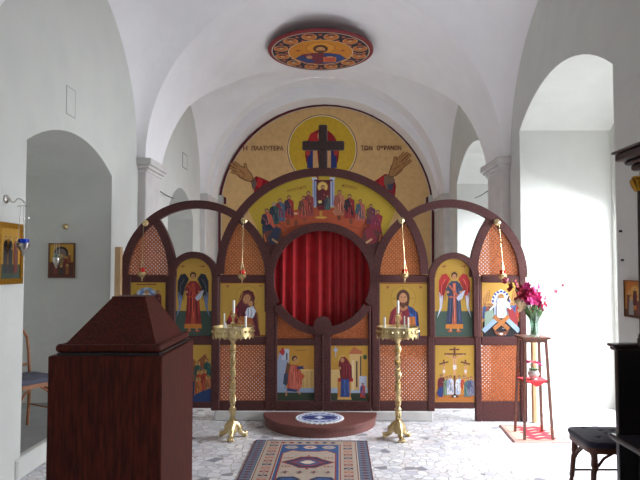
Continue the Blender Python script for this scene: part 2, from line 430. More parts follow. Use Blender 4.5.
# ============================================================ CAMERA
cam = bpy.data.cameras.new('camera'); co = bpy.data.objects.new('camera', cam); COL.objects.link(co)
cam.sensor_width = 36; cam.lens = 36*F/640; co.location = (CX,0,CH); co.rotation_euler = (PI/2+TP, 0, 7/F); cam.clip_end = 100
S.camera = co
S.view_settings.view_transform = 'Standard'; S.view_settings.look = 'None'; S.view_settings.gamma = 1; S.view_settings.exposure = .65
# ============================================================ ICONOSTASIS
YI = 6.56; TH = .07
def arc(cx, cy, r, a0, a1, n=32, ry=None):     # degrees, 90 = up
    return [(cx+r*cos(R(a0+(a1-a0)*k/n)), cy-(ry or r)*sin(R(a0+(a1-a0)*k/n))) for k in range(n+1)]
def P3(pts, Y): return [V(x, y, Y) for x, y in pts]
ico = thing('iconostasis', 'wide dark brown wooden icon screen with intersecting arches across the nave', 'icon screen', (0, YI, 0))
def bar(name, x0, y0, x1, y1, dy=0, parent=ico, th=TH, base=False, m=None):
    a = V(x0, y0, YI-dy); b = V(x1, y1, YI-dy); z0 = .0 if base else min(a.z, b.z)
    mb = MB(); mb.cbox((min(a.x,b.x), YI-dy, z0), (max(a.x,b.x), YI-dy+th, max(a.z,b.z)), .007)
    return pw(mb.build(name, m or M['wood']), parent)
def arch(name, cx, cy, ro, ri, a0, a1, dy, n=40, parent=ico, th=None):
    mb = MB(); mb.band(P3(arc(cx,cy,ro,a0,a1,n), YI-dy), P3(arc(cx,cy,ri,a0,a1,n), YI-dy), (0,(th or TH)+dy,0))
    return pw(mb.build(name, M['wood']), parent)
# posts
for x0, x1, b in ((119,128,1),(165,174,1),(211.5,219,0),(265.5,273.6,0),(371.5,380,0),(427,434.6,0),(474,481.5,1),(518.5,527,1)):
    bar('post', x0, 276, x1, 411, base=bool(b))
# rails
for x0, x1, y0, y1, base in ((128,165,275,282.5,0),(219,265.5,275,282.5,0),(380,427,275,282.5,0),(481.5,518.5,275,282.5,0),
        (128,165,336.5,345,0),(174,211.5,336,345,0),(219,265.5,336.5,345,0),(380,427,336.5,345,0),(434.6,474,336.8,345,0),(481.5,518.5,336.5,345,0),
        (174,211.5,402,408.5,0),(219,265.5,401,411,0),(380,427,401,411,0),(434.6,474,402,408.5,0),(128,165,401,421,1),(481.5,518.5,401,421,1)):
    bar('rail', x0-.5, y0, x1+.5, y1, -.006, base=bool(base), th=TH-.012)
# arches
arch('arch', 322, 274, 106.5, 98.5, 0, 180, .014, 64)
arch('arch', 196, 277, 77, 69, 0, 180, .008, 48)
arch('arch', 449.5, 277, 77.5, 69.5, 0, 180, .008, 48)
arch('arch', 70, 277, 106, 98, 0, 34.5, .003, 20)
arch('arch', 575, 277, 106, 98, 145.5, 180, .003, 20)
arch('arch', 192.8, 276.5, 25, 18.6, 0, 180, .018, 30)
arch('arch', 453.8, 277.5, 25, 18.8, 0, 180, .018, 30)
for x0, x1 in ((167.8,174.2),(211.4,217.8),(428.8,435.2),(472.6,479)): bar('arch_jamb', x0, 276, x1, 337, .014)
# big ring round the curtain (fixed upper part), spandrel wood beside it
mb = MB(); mb.band(P3(arc(322,279,56.5,-28,208,64), YI-.010), P3(arc(322,279,48.5,-28,208,64), YI-.010), (0,TH,0)); pw(mb.build('curtain_ring', M['wood']), ico)
def spandrel(s):
    pts = [(322+s*(c-322), y) for c, y in [(264.5,312),(264.5,262)]+arc(196,277,73,11,31,8)[1:]+[(278,246)]+[(322-52*cos(R(a)), 279-52*sin(R(a))) for a in range(38,-33,-7)]]
    mb = MB(); mb.prism(P3(pts, YI+.004), (0,TH-.02,0)); pw(mb.build('spandrel', M['wood']), ico)
spandrel(1); spandrel(-1)
# marks where small brass knobs sit
# lattices: two layers of diagonal laths clipped to an outline
def lattice(poly, parent=ico, dy=-.022, step=.040, w=.0185, label=None):
    P = P3(poly, YI-dy); Q = [(p.x, p.z) for p in P]; mb = MB()
    for sg in (1, -1):
        us = [x*sg+z for x, z in Q]; u = math.floor(min(us)/step)*step
        yy = YI-dy + (0 if sg > 0 else .007)
        while u < max(us):
            xs = []
            for i in range(len(Q)):
                (xa,za),(xb,zb) = Q[i], Q[(i+1)%len(Q)]; ua, ub = xa*sg+za-u, xb*sg+zb-u
                if (ua < 0) != (ub < 0): t = ua/(ua-ub); xs.append((xa+(xb-xa)*t, za+(zb-za)*t))
            xs.sort()
            for k in range(0, len(xs)-1, 2):
                (xa,za),(xb,zb) = xs[k], xs[k+1]; l = math.hypot(xb-xa, zb-za)
                if l < .012: continue
                dx, dz = (xb-xa)/l, (zb-za)/l; nx, nz = -dz*w/2, dx*w/2
                mb.prism([(xa+nx,yy,za+nz),(xa-nx,yy,za-nz),(xb-nx,yy,zb-nz),(xb+nx,yy,zb+nz)], (0,.006,0))
            u += step
    return pw(mb.build('lattice', M['lattice']), parent)
def lens(c1, r1, c2, r2, yc, base):   # pointed panel between two circles, c1 < c2 : inside circle c2's left side and c1's right side
    d = c2-c1; x = (d*d+r1*r1-r2*r2)/(2*d); h = math.sqrt(r1*r1-x*x)
    t1 = math.degrees(math.atan2(h, x)); t2 = math.degrees(math.atan2(h, x-d))
    return [(c1+r1,base)]+arc(c1,yc,r1,0,t1,14)+arc(c2,yc,r2,t2,180,14)[1:]+[(c2-r2,base)]
for g in ((70,99.5,196,70.5,277,277),(196,70.5,322,100,276,277),(322,100,449.5,71,276,277),(449.5,71,575,99.5,277,277)): lattice(lens(*g))
for r in ((219,344,266,402),(380,344,427.5,402),(481,344,519,402),(127.5,344,165.5,402)):
    lattice([(r[0],r[1]),(r[2],r[1]),(r[2],r[3]),(r[0],r[3])])

# ---- painted icon panels
def panel(name, x0, y0, x1, y1, label, draw, parent=ico, dy=-.018, outline=None, bg=(206,164,78)):
    a, b = V(x0,y1,YI-dy), V(x1,y0,YI-dy); bd = MB()
    pts = outline or [(x0,y0),(x1,y0),(x1,y1),(x0,y1)]
    bd.prism(P3(outline or [(x0-1.3,y0-1.3),(x1+1.3,y0-1.3),(x1+1.3,y1+1.3),(x0-1.3,y1+1.3)], YI-dy), (0,.02,0)); o = pw(bd.build(name, M['picture_wood']), parent)
    if label: o['label'] = label
    p = Paint(lambda x, y: V(x, y, YI-dy-.0005), (0,-1,0))
    p.poly(pts, bg, 1); draw(p)
    q = pw(p.build('painting', [M['paint'], M['leafgold']]), o)
    return o
DK = (44,28,30); SKIN = (196,140,98); RED = (150,36,40); WINE = (96,28,40); BLUE = (40,56,108); NAVY = (36,42,66)
GREEN = (62,82,72); WHITE = (226,224,222); PALE = (168,190,212); OCHRE = (196,120,50)

def archangel(cx, wing, tip, robe, stole, over):
    def d(p):
        p.rect(cx-19, 311, cx+19, 336.5, GREEN)
        p.ring(cx, 276.5, 18.0, 18.4, PI, 2*PI, (150,110,50))
        for s in (-1,1):
            p.poly([(cx+s*4,279),(cx+s*8,273.5),(cx+s*12.5,274.5),(cx+s*15.5,281),(cx+s*15.5,295),(cx+s*14,311),(cx+s*11,300),(cx+s*8.5,288)], wing)
            p.poly([(cx+s*15.2,292),(cx+s*14.4,306),(cx+s*17,318),(cx+s*12.5,308),(cx+s*11,296)], tip)
            p.line([(cx+s*9,279),(cx+s*12.5,286),(cx+s*13,296)], 1.1, tuple(min(255,v+50) for v in wing))
        p.ell(cx, 276.3, 5.2, 5.4, (180,136,60),1); p.ell(cx, 276.3, 4.8, 5, (210,168,82),1)
        for s in (-1,1): p.poly([(cx-s*3,282),(cx+s*5.5,283),(cx+s*8.5,289),(cx+s*7,296),(cx+s*3,293)], over)
        p.poly([(cx-3,281),(cx+3,281),(cx+6.5,285),(cx+6.2,300),(cx+8.5,328),(cx-8.5,328),(cx-6.2,300),(cx-6.5,285)], robe)
        p.poly([(cx-1.5,283),(cx+1.5,283),(cx+2.2,326),(cx-2.2,326)], stole)
        p.folds(cx-7,286,cx+7,326,robe,8,.6); p.folds(cx-2,284,cx+2,325,stole,3,.4)
        for s in (-1,1):
            for k in range(4): p.line([(cx+s*(8+k*1.9),280+k*2),(cx+s*(9.5+k*1.6),300-k)], .45, tuple(int(v*.6) for v in wing))
        p.line([(cx-5.5,285),(cx+4,296)], 1.6, stole); p.line([(cx-5.5,297),(cx+6,297)], 1.4, stole)
        p.poly([(cx-8.5,324),(cx+8.5,324),(cx+8.8,328.5),(cx-8.8,328.5)], (196,120,44))
        p.poly([(cx+2,298),(cx+7,292),(cx+11,290),(cx+8,298),(cx+4,301)], (190,196,214))
        for s in (-1,1):
            p.ell(cx+s*4.2, 331, 2.6, 1.2, (170,80,50)); p.line([(cx+s*3.4,328.5),(cx+s*4,331)], 1.6, SKIN)
            p.ell(cx+s*6.4, 292, 1.4, 1.2, SKIN)
            p.line([(cx+s*2.5,300),(cx+s*4,323)], .5, tuple(int(v*.7) for v in robe))
        p.ell(cx, 275.4, 3.2, 3.5, (66,40,30)); p.ell(cx, 276.6, 2.2, 2.7, SKIN)
        p.ell(cx-.9, 276.2, .35, .25, DK); p.ell(cx+.9, 276.2, .35, .25, DK); p.line([(cx-.7,278.2),(cx+.7,278.2)], .3, (140,50,40))
        for s in (-1,1): p.line([(cx+s*10-3,266.5),(cx+s*10+2,266)], .7, (150,60,40)); p.line([(cx+s*10,265),(cx+s*10,268)], .6, (150,60,40))
    return d
def arch_outline(cx, cy, r, yb): return [(cx-r,yb),(cx-r,cy)]+[(cx-r*cos(PI*k/20), cy-r*sin(PI*k/20)) for k in range(1,20)]+[(cx+r,cy),(cx+r,yb)]
panel('icon_panel', 174, 258, 211.5, 336, 'arched gold icon of a black-winged archangel in red robes', archangel(192.8,(38,40,52),(120,140,180),(140,36,36),(180,70,44),(112,44,44)), outline=arch_outline(192.8,276.5,19,336.2))
panel('icon_panel', 435, 258, 473, 337, 'arched gold icon of a red-winged archangel in dark blue robes', archangel(454,(178,44,40),(206,206,220),(52,62,88),(190,96,70),(84,66,80)), outline=arch_outline(453.8,277.3,19.2,337))

def theotokos(p):
    p.rect(219.5,282.5,265.2,283.4,(150,60,40)); p.rect(219.5,335,265.2,336,(150,60,40))
    p.ell(247,297,11.5,11.5,(184,140,60),1); p.ell(247,297,11,11,(208,167,80),1)
    p.poly([(240,296),(243,291),(248,289.8),(253,292),(255,298),(254,306),(258,314),(260,336),(224,336),(226,322),(231,311),(238,304)], WINE)
    p.folds(228,308,258,335,WINE,9,.7); p.line([(243,292.5),(240,300),(236,306),(229,316)],.7,(190,140,60))
    p.poly([(228,318),(233,310),(238,308),(236,320),(232,328)], (170,30,44))
    p.poly([(241,299),(244,294),(249,293),(252,296),(251,302),(247,306),(243,304)], (120,56,50))
    p.ell(246.8,299,3.6,4.8,(190,136,92),rot=.25); p.ell(251.5,303,3.2,3.6,(90,56,40)); p.ell(250.6,303.6,2.4,2.9,SKIN)
    p.ell(245.6,298.4,.5,.3,DK); p.ell(248.2,298,.5,.3,DK); p.line([(246.3,302),(247.8,301.8)],.4,(140,50,44))
    p.poly([(247,308),(253,306),(256,311),(253,318),(247,318),(245,313)], (206,210,226))
    p.folds(246,308,255,318,(206,210,226),4,.6)
    p.poly([(240,316),(252,318),(254,327),(250,334),(238,336),(235,326)], (168,96,48))
    p.line([(234,312),(240,322),(247,324)], 1.0, (190,130,60)); p.line([(241,291),(238,303),(228,315)], .6, (196,140,60)); p.line([(254,300),(257,314),(259,330)], .6, (196,140,60))
    p.ell(240,322,2.6,1.4,SKIN,rot=.5); p.ell(249,325,2.6,1.3,SKIN,rot=-.5)
    p.line([(226,286),(229,286)],.8,RED); p.line([(227.5,285),(227.5,288)],.6,RED); p.line([(259,286),(262,286)],.8,RED)
panel('icon_panel', 219, 282, 265.6, 336.6, 'gold icon of the mother in a dark red veil holding the child', theotokos)
def christ(p):
    p.rect(380.3,283,427.2,284,(150,60,40)); p.rect(380.3,335.5,427.2,336.6,(150,60,40))
    p.ell(403,298.5,12.5,12.5,(184,140,60),1); p.ell(403,298.5,12,12,(209,168,82),1)
    for a in (0, PI/2, PI): p.line([(403+6*cos(a),298.5-6*sin(a)),(403+11.5*cos(a),298.5-11.5*sin(a))], 1.2, (196,150,70),1)
    p.poly([(394,308),(400,305),(407,305),(413,308),(418,314),(420,337),(388,337),(389,320),(390.5,312)], (128,34,48))
    p.poly([(407,305),(413,308),(417.5,314),(420,337),(406,337),(410,322),(409,312)], (34,62,124))
    p.folds(390,310,407,336,(128,34,48),7,.7); p.folds(409,310,419,336,(34,62,124),5,.8)
    p.poly([(409,312),(414,316),(417,330),(412,324)], (60,96,160)); p.line([(396,309),(399,322),(398,336)], .8, (190,140,60))
    p.poly([(397.5,305),(399,309),(403,311),(407,309),(408.5,305)], (180,124,86))
    p.ell(403,297.5,6.6,8,(84,48,32)); p.poly([(396.6,300),(398,307),(401,305)],(84,48,32)); p.poly([(409.4,300),(408,307),(405,305)],(84,48,32))
    p.ell(403,299,4,6.2,(198,142,100)); p.poly([(399.2,301),(400.4,306),(403,308.4),(405.6,306),(406.8,301),(404.6,302.5),(401.4,302.5)], (96,54,36))
    for s in (-1,1): p.ell(403+s*1.8,297.6,.7,.35,DK); p.line([(403+s*.9,296.6),(403+s*2.8,296.5)],.35,(70,40,30))
    p.line([(403,297.5),(403,300.6)],.5,(160,104,70)); p.line([(401.8,303.2),(404.2,303.2)],.5,(150,60,50))
    p.poly([(408,317),(415,316.5),(415.4,326),(408.4,327)], (196,112,50)); p.line([(411.5,317),(411.8,326.5)],.6,(120,60,30))
    p.poly([(395,318),(400,314),(402,318),(399,323),(395,324)], SKIN); p.line([(400,315),(401.5,311.5)],1,SKIN); p.ell(409,326,2,1.4,SKIN)
    for x in (386,419): p.line([(x,287),(x+3,287)],.8,RED); p.line([(x+1.5,286),(x+1.5,289)],.6,RED)
panel('icon_panel', 379.8, 282.6, 427.4, 337, 'gold icon of a bearded saint in a blue mantle holding a book', christ)
def dormition(p):
    p.rect(128.4,281.6,164.6,336.6,(206,166,70),1)
    p.poly([(128.5,318),(138,308),(146,316),(156,306),(164.5,314),(164.5,336.6),(128.5,336.6)], (120,84,56))
    for k in range(16): a = 2*PI*k/16; p.ell(146+9.5*cos(a), 299+9*sin(a), 3, 2.6, (120,140,176) if k%2 else (164,180,204))
    p.ell(146,299,8.5,8.5,(92,112,156)); p.ell(146,299,6.2,7,(170,186,208))
    p.saint(146,292,17,(210,170,120),(226,200,160))
    p.saint(135,296,20,(50,70,66),(40,44,60)); p.saint(157.5,292.5,20,(104,34,40),(80,30,40))
    p.poly([(154,307),(160,304),(163,310),(160,322),(156,318)],(36,32,36)); p.saint(137,318,17,(150,70,50),(60,90,80)); p.saint(155,321,14,(60,70,110),(160,90,60))
    p.line([(136,284.4),(156,284.4)],1,(150,70,50))
panel('icon_panel', 128, 281.3, 165, 337, 'gold icon with a pale blue mandorla between two dark figures', dormition)
def anastasis(p):
    p.rect(482,314,518.8,336.4,(24,22,30))
    for s in (-1,1):
        p.poly([(500.5+s*19,300),(500.5+s*8,302),(500.5+s*9,318),(500.5+s*19,322)], (206,150,84))
        p.poly([(500.5+s*18.5,292),(500.5+s*15,287),(500.5+s*12,293),(500.5+s*10,304),(500.5+s*19,304)], (214,160,90))
    p.poly([(491,318),(491,300),(494,293),(500.5,289),(507,293),(510,300),(510,318)], (230,232,240))
    for k in range(9):
        a = PI*k/8; p.ell(500.5-8.2*cos(a), 301-9.5*sin(a), 1.1, 1.5, (60,80,150), rot=-a)
    p.poly([(494,318),(494,303),(497,296),(500.5,294),(504,296),(507,303),(507,318)], (190,204,226))
    for x, c in ((484.5,(70,90,140)),(488,(150,80,60)),(491,(60,80,90)),(511,(90,120,160)),(514.5,(60,80,140)),(517.5,(180,70,50))): p.saint(x, 305 if x < 500 else 304, 15, c, None, halo=(210,160,80))
    p.poly([(484,312),(492,309),(494,318),(490,326),(484,328)], (140,162,146)); p.poly([(506,308),(511,307),(517,318),(517,326),(511,325)], (150,40,44))
    for s in (-1,1):
        for k in range(5): p.line([(500.5+s*(12+k*1.4),290+k*2),(500.5+s*(11+k*1.6),300+k)], .5, (150,96,50))
    p.saint(500.5,296.5,23,(236,232,226),(216,210,206),hair=(90,56,40))
    p.line([(496,303),(489,310)],1.6,(230,224,214)); p.line([(505,303),(510,309)],1.6,(230,224,214))
    p.line([(482.6,331),(496,319)],4.6,(150,176,198)); p.line([(518.4,331),(505,318)],4.6,(150,176,198))
    p.line([(493,316),(508,329)],4,(168,104,50)); p.line([(508,316),(493,329)],4,(184,116,58))
    p.poly([(493,330),(500,332),(508,330),(506,334),(500.5,336),(495,334)],(120,66,40)); p.ell(500.5,333.5,1.8,1,WHITE)
    for k in range(12): p.ell(485+random.random()*31, 324+random.random()*11, .4, .4, (180,180,190))
panel('icon_panel', 481.6, 282.4, 519, 336.8, 'icon of a white figure in a pointed mandorla above crossed planks', anastasis, bg=(214,168,84))
def nativity(p):
    p.poly([(174.5,402),(174.5,372),(186,352),(196,362),(205,354),(211,368),(211,402)], (146,84,50))
    p.poly([(178,402),(186,376),(196,384),(205,392),(205,402)], (36,60,110))
    for x, y, c in ((181,362,(150,60,50)),(188,357,(60,90,80)),(197.5,364,(60,96,84)),(207,361,(50,100,96)),(199,373,(190,70,40)),(204,372,(176,60,44)),(198,380,(196,110,50)),(208,378,(200,120,70)),(187,375,(60,70,120))):
        p.saint(x, y, 20, c, tuple(int(v*.8) for v in c), halo=(226,186,90))
    p.poly([(196,394),(211,388),(211,402),(190,402)], (34,58,108))
panel('icon_panel', 174, 345, 211.5, 402.3, 'gold icon of a crowd of haloed saints above deep blue', nativity)
def crucifixion(p):
    p.rect(435.6,391,473.2,401.4,(190,116,50)); p.poly([(435.6,380),(445,374),(454,378),(465,374),(473.2,382),(473.2,392),(435.6,392)],(206,150,70))
    br = (104,60,36)
    p.rect(453.1,347,455.1,394,br); p.rect(444,353,465.5,354.6,br); p.rect(449,348.6,459,350,br); p.line([(450,384),(458,387)],1.2,br)
    for x in (443.5,465): p.rect(x-.8,359.5,x+.8,385,br); p.line([(x-4.6,364 if x<450 else 361.6),(x+4.6,361.6 if x<450 else 364)],1.6,br)
    def nude(x, y, k):
        p.ell(x, y, 1.5*k, 1.7*k, (90,54,36)); p.ell(x, y+.3, 1.1*k, 1.3*k, SKIN)
        p.poly([(x-2*k,y+2*k),(x+2*k,y+2*k),(x+1.5*k,y+8*k),(x+1.2*k,y+17*k),(x-1.2*k,y+17*k),(x-1.5*k,y+8*k)], (206,156,108)); p.poly([(x-1.5*k,y+7.4*k),(x+1.5*k,y+7.4*k),(x+1.9*k,y+11*k),(x-1.2*k,y+12*k)], (214,206,204)); p.line([(x,y+3*k),(x,y+7*k)],.3,(150,100,70))
    nude(454.2,356.5,1.1); p.line([(445.5,354.4),(454,359),(463.5,354.4)],1.2,(206,156,108)); nude(443.5,364,.75); nude(465,364,.75)
    for x, y, c, m2 in ((441,376,WINE,(110,30,44)),(446.5,378,(110,130,104),None),(450,377,(206,204,214),(140,150,180)),(458.6,377,(180,192,214),(220,220,226)),(463.5,377,(206,140,60),(180,60,50)),(467,379,(80,110,110),None),(470.5,378,(120,120,140),(70,80,120))): p.saint(x, y, 19, c, m2)
    p.poly([(436.5,392),(440,386),(443,388),(442,397),(438,396)],(40,60,120)); p.poly([(450,397),(454.3,393),(458.5,397)],(30,24,24)); p.ell(454.3,396,1.2,.8,WHITE)
panel('icon_panel', 435, 344.8, 473.6, 402.3, 'gold icon of three crosses above a group of mourners', crucifixion)
def lowpanel(p): pass

# ---- Last Supper band
o_ = [(x,y) for x,y in arc(322,274,99,138.6,41.4,30)]
rt = [(x,y) for x,y in arc(449.5,277,76,149,168.5,8)]
lf = [(x,y) for x,y in arc(196,277,76,11.5,31,8)]
inner = [(x,y) for x,y in arc(322,279,54,22,158,30)]
outl = o_ + rt[1:] + inner + lf[:-1]
def supper(p):
    p.rect(316,176,318.6,211,(150,60,54)); 
    for x in (314.5,332.5): p.rect(x-2,179,x+2,207,(176,180,206)); p.rect(x-2.6,177.4,x+2.6,179.6,(206,210,226)); p.line([(x,181),(x,206)],.8,(110,120,170))
    p.rect(316.6,180,330.4,207,(104,32,38)); p.line([(314.5,180),(323.5,182),(332.5,180)],1.6,(90,34,42))
    red = [(268,236),(275,222),(284,213),(300,208.6),(322,207.4),(344,208.6),(360,213),(370,222),(376,236),(366,240)]+[(x,y) for x,y in arc(322,279,55,35,145,20)]+[(276,240)]
    p.poly(red, (176,78,42))
    p.line([(277,221),(286,229),(296,226)],.7,(110,44,30)); p.line([(367,221),(360,229),(350,226)],.7,(110,44,30))
    for x,y in ((283,218),(295,213.5),(308,211.5),(336,211.6),(349,214),(362,219)): p.ell(x,y,3.2,1.1,(214,180,130))
    for x,y in ((288,222),(304.5,217.5),(339,217.5),(351,221),(296,223)): p.poly([(x-2,y),(x-.8,y-3.5),(x+.8,y-3.5),(x+2,y),(x+1,y+3.2),(x-1,y+3.2)],(120,62,40))
    p.ell(321,217.5,6,1.2,(214,160,70)); p.rect(319.6,211,322.4,217,(196,140,60))
    for x,y,h,c,m2 in ((308.5,193.5,22,(150,66,60),(120,50,50)),(303.5,198,20,(170,70,56),(110,70,56)),(289,197.5,20,(150,44,40),NAVY),(280,200.5,20,(80,96,120),(140,40,40)),(274,204.5,19,(50,80,72),NAVY),
                      (339.5,192.5,22,(176,110,80),(150,80,66)),(349.5,196.5,21,(140,34,38),(34,36,46)),(360.3,201.5,19,(170,90,80),(48,84,96)),(371,206,18,(96,44,70),(110,60,50))):
        h *= 1.15
        p.saint(x,y,h,c,m2,halo=None,hair=random.choice([(60,40,34),(150,150,156),(76,50,40)]),w=h*.2)
    p.saint(266.8,211,26,(196,90,66),NAVY,halo=None,w=5,lean=.08); p.saint(377.6,212.5,25,(150,40,60),(120,44,70),halo=None,w=5,lean=-.08)
    p.poly([(262,226),(270,224),(281,236),(277,241),(268,240),(263,238)],NAVY); p.poly([(381,226),(374,225),(364,237),(368,242),(376,240),(382,233)],(130,34,48))
    p.poly([(264,232),(281,228),(284,246),(262,246)],(96,50,40)); p.poly([(382,232),(364,228),(361,246),(384,246)],(90,44,40))
    p.poly([(268,238),(276,226),(281,229),(277,243),(270,246)],(44,50,74)); p.poly([(377,238),(370,226),(364,229),(368,243),(376,246)],(126,36,50)); p.line([(264,234),(266,242)],1.2,(206,110,50)); p.line([(381,234),(379,242)],1.2,(206,110,50))
    for s in (-1,1): p.line([(322+s*50,239),(322+s*44,243)],2,(206,160,110))
    p.ell(322.7,187,5.6,5.6,(140,80,40)); p.ell(322.7,187,5.0,5.0,(222,184,96))
    p.saint(322.7,187.5,25,(110,26,34),(90,30,40),halo=None,w=4.6); p.saint(327.5,196.5,15,(70,90,88),(60,66,80),halo=None); p.ell(320.5,203,4,2.4,(40,30,36)); p.ell(320,202,2,1.6,(220,190,120))
o = panel('mural_band', 0,0,1,1, 'yellow painted band of figures seated round a long red table', supper, outline=outl, dy=-.02, bg=(204,172,64))
M['ink2'] = mat('brown_ink', (140,84,40), .7)
text_mesh('ΟΜΥCΤΙΚΟC', .036, 'inscription', M['ink2'], None, V(297,190,YI+.0), (1,0,.25), (-.25,0,1))
ins1 = bpy.data.objects['inscription']; pw(ins1, o)
ins2 = text_mesh('ΔΕΙΠΝΟC', .038, 'inscription', M['ink2'], None, V(349.5,188,YI+.0), (1,0,-.2), (.2,0,1)); pw(ins2, o)

# ---- royal doors
def leaf(s):
    # s=-1 the leaf nearer the angel, drawn for x<322.6 and mirrored by hand
    m = lambda x: 322.6+(x-322.6)*(-s)
    fx = lambda a, b: (min(m(a), m(b)), max(m(a), m(b)))
    dr = bar('royal_door', *(lambda q: (q[0], 401, q[1], 411))(fx(273.9, 322.3)), 0, th=.045)
    dr['label'] = 'low arched door leaf with painted angel' if s < 0 else 'low arched door leaf with painted seated woman'
    for a, b, y0, y1 in ((273.9,277,306,402),(314.2,322.3,330,402)):
        q = fx(a, b); bar('stile', q[0], y0, q[1], y1, 0, dr, .045)
    q = fx(276.5, 315); bar('crossrail', q[0], 338.6, q[1], 345.6, -.004, dr, .035)
    a0, a1 = (211, 268.5) if s < 0 else (-31, -88.5)
    mb = MB(); mb.band(P3(arc(322.3,279,56.6,a0,a1,20), YI-.012), P3(arc(322.3,279,48.3,a0,a1,20), YI-.012), (0,.05,0)); pw(mb.build('curved_rail', M['wood']), dr)
    tri = [(276.5,339),(276.5,312)]+[(322.6-55.5*cos(R(a)), 279+55.5*sin(R(a))) for a in range(36,82,6)]+[(314.6,339)]
    lattice([(m(x),y) for x,y in tri], dr)
    return dr
dl = leaf(-1); drr = leaf(1)
mb = MB(); mb.band(P3(arc(322.6,325.5,9,0,360,24), YI-.03), P3(arc(322.6,325.5,.2,0,360,24), YI-.03), (0,.06,0)); pw(mb.build('round_boss', M['wood']), ico)
bar('door_seam', 321.9, 335, 323.3, 410, .008, dl, .05)
def angel(p):
    p.rect(276.8,345.4,314.4,401.2,(206,152,66),1); p.rect(276.8,388,314.4,392.6,(150,168,196)); p.rect(276.8,392.6,314.4,401.2,(48,62,44))
    p.rect(301,370,314.4,388,(214,178,110)); p.line([(300,370),(314.4,370)],1.2,(226,196,130))
    for x in (303,307,311): p.line([(x,372),(x,387)],.6,(176,136,70))
    p.rect(277,359,286,388,(132,148,176)); p.poly([(277,388),(277,362),(280,350),(288.6,349),(289,372),(284,388)],(160,172,196)); p.rect(281.6,349,289,360,(190,200,216)); p.poly([(279,352),(283,347),(285,352),(283,356)],(180,50,50)); p.rect(286,353,287.4,360,(30,30,40))
    p.poly([(287,362),(292,366),(290,380),(286,386),(284,378)],(110,70,40)); p.poly([(284,374),(288,372),(287,386),(283,384)],(60,66,90))
    p.ell(294.6,359.5,4.4,4.4,(210,164,80))
    p.poly([(291,365),(298,365),(301,372),(302,384),(298,391),(287,391),(288,380),(289,370)],(190,84,66))
    p.poly([(290,366),(294,366),(296,380),(302,386),(298,392),(290,388)],(206,110,90)); p.line([(297,368),(304,367.4)],3,(44,52,96)); p.line([(303,367.4),(308,366)],1.2,SKIN); p.poly([(300,372),(305,376),(301,381)],(200,90,60))
    p.folds(289,368,301,388,(190,84,66),8,.5)
    p.poly([(287,388),(299,390),(297,392),(287,391)],(50,60,110)); p.line([(286.6,391),(286,396)],1.6,SKIN); p.line([(297,391),(300,394)],1.6,SKIN)
    p.ell(294.6,358.6,2.9,3,(60,36,30)); p.ell(295.2,359.6,1.9,2.3,SKIN); p.line([(296,350.5),(306,350)],.6,(150,80,50))
def mary(p):
    p.rect(330.9,345.4,367.8,401.2,(208,160,72),1); p.rect(330.9,388,367.8,393,(170,188,210)); p.rect(330.9,393,367.8,401.2,(52,64,46))
    p.rect(331,370,345,388,(216,184,118)); p.line([(331,370.4),(345,370.4)],1.2,(230,200,140))
    p.rect(349.4,353,361.6,390,(214,176,116)); p.poly([(348.4,354),(353.6,346.6),(362.4,351.4),(361.6,354)],(184,104,70)); p.rect(351.6,360,354.4,390,(228,200,150)); p.rect(356,361,357.4,387,(30,26,34)); p.rect(360,356,361.2,378,(40,30,40))
    p.line([(335.6,346),(335.6,357)],.8,(180,190,220)); p.ell(335.6,350,2,1.6,(170,186,220))
    p.rect(337.5,379,350.6,399.6,(196,134,60)); p.poly([(337,399.6),(338.4,396.6),(350.6,396.6),(351.6,399.6)],(224,176,96)); p.poly([(338,378),(353,378),(353,381.6),(338,381.6)],(170,36,40))
    p.ell(342.4,359.6,4.6,4.6,(212,168,84))
    p.poly([(339,361),(341,357),(345,356.6),(348,360),(351.6,366),(352,378),(348,382),(340.6,380),(339.6,371),(338.4,366)],(112,26,36))
    p.poly([(341,379),(349,379),(349.6,397),(340.4,397)],(48,72,136)); p.line([(345,380),(345,396)],.7,(90,120,180)); p.folds(340,362,351,380,(112,26,36),6,.5); p.folds(341,380,349,396,(48,72,136),4,.5); p.ell(342.4,360,1.9,2.4,SKIN); p.ell(339.8,368,1.2,1.6,SKIN)
    p.rect(359.2,376,366.6,392,(190,200,220)); p.saint(362.6,384,15,(180,60,50),(60,80,140),halo=None,w=2.4); p.ell(365,357,2,2.4,(60,90,60))
panel('icon_panel', 276.6, 345.2, 314.5, 401.4, None, angel, parent=dl)
panel('icon_panel', 330.7, 345.2, 368, 401.4, None, mary, parent=drr)

# ---- cross on top
c0 = V(322.8,167.6,YI-.02); mb = MB()
def cr(x0,y0,x1,y1): a = V(x0,y1,YI-.03); b = V(x1,y0,YI-.03); return a, b
a, b = cr(318.6,124.4,327.6,168.5); mb.cbox((a.x,YI-.03,a.z),(b.x,YI+.02,b.z),.01)
a, b = cr(302.4,140.8,344.4,149.9); mb.cbox((a.x,YI-.036,a.z),(b.x,YI+.026,b.z),.01)
pw(mb.build('cross', mat('cross_wood', (58,36,32), .6, c2=(46,28,26), scale=30)), ico)

# ---- curtain
mb = MB(); zt = V(322,225,YI+.12).z; xb = .60
def cf(u, v):
    x = -xb+2*xb*u; z = zt-(zt-.12)*v
    f = (abs(sin(u*36+sin(u*9)*1.2))-.5)*.075+sin(u*23+1)*.012
    return (x, YI+.15+f*(.7+.4*v), z)
mb.grid(cf, 220, 14)
cu = mb.build('curtain', M['velvet'], smooth=True); cu.modifiers.new('solid', 'SOLIDIFY').thickness = .004
tag(cu, 'deep red velvet curtain in soft folds inside the round opening', 'curtain')
mb = MB(); mb.tube([(-.68,YI+.15,zt+.01),(.68,YI+.15,zt+.01)], .012, 10); pw(mb.build('curtain_rod', M['brass']), ico)

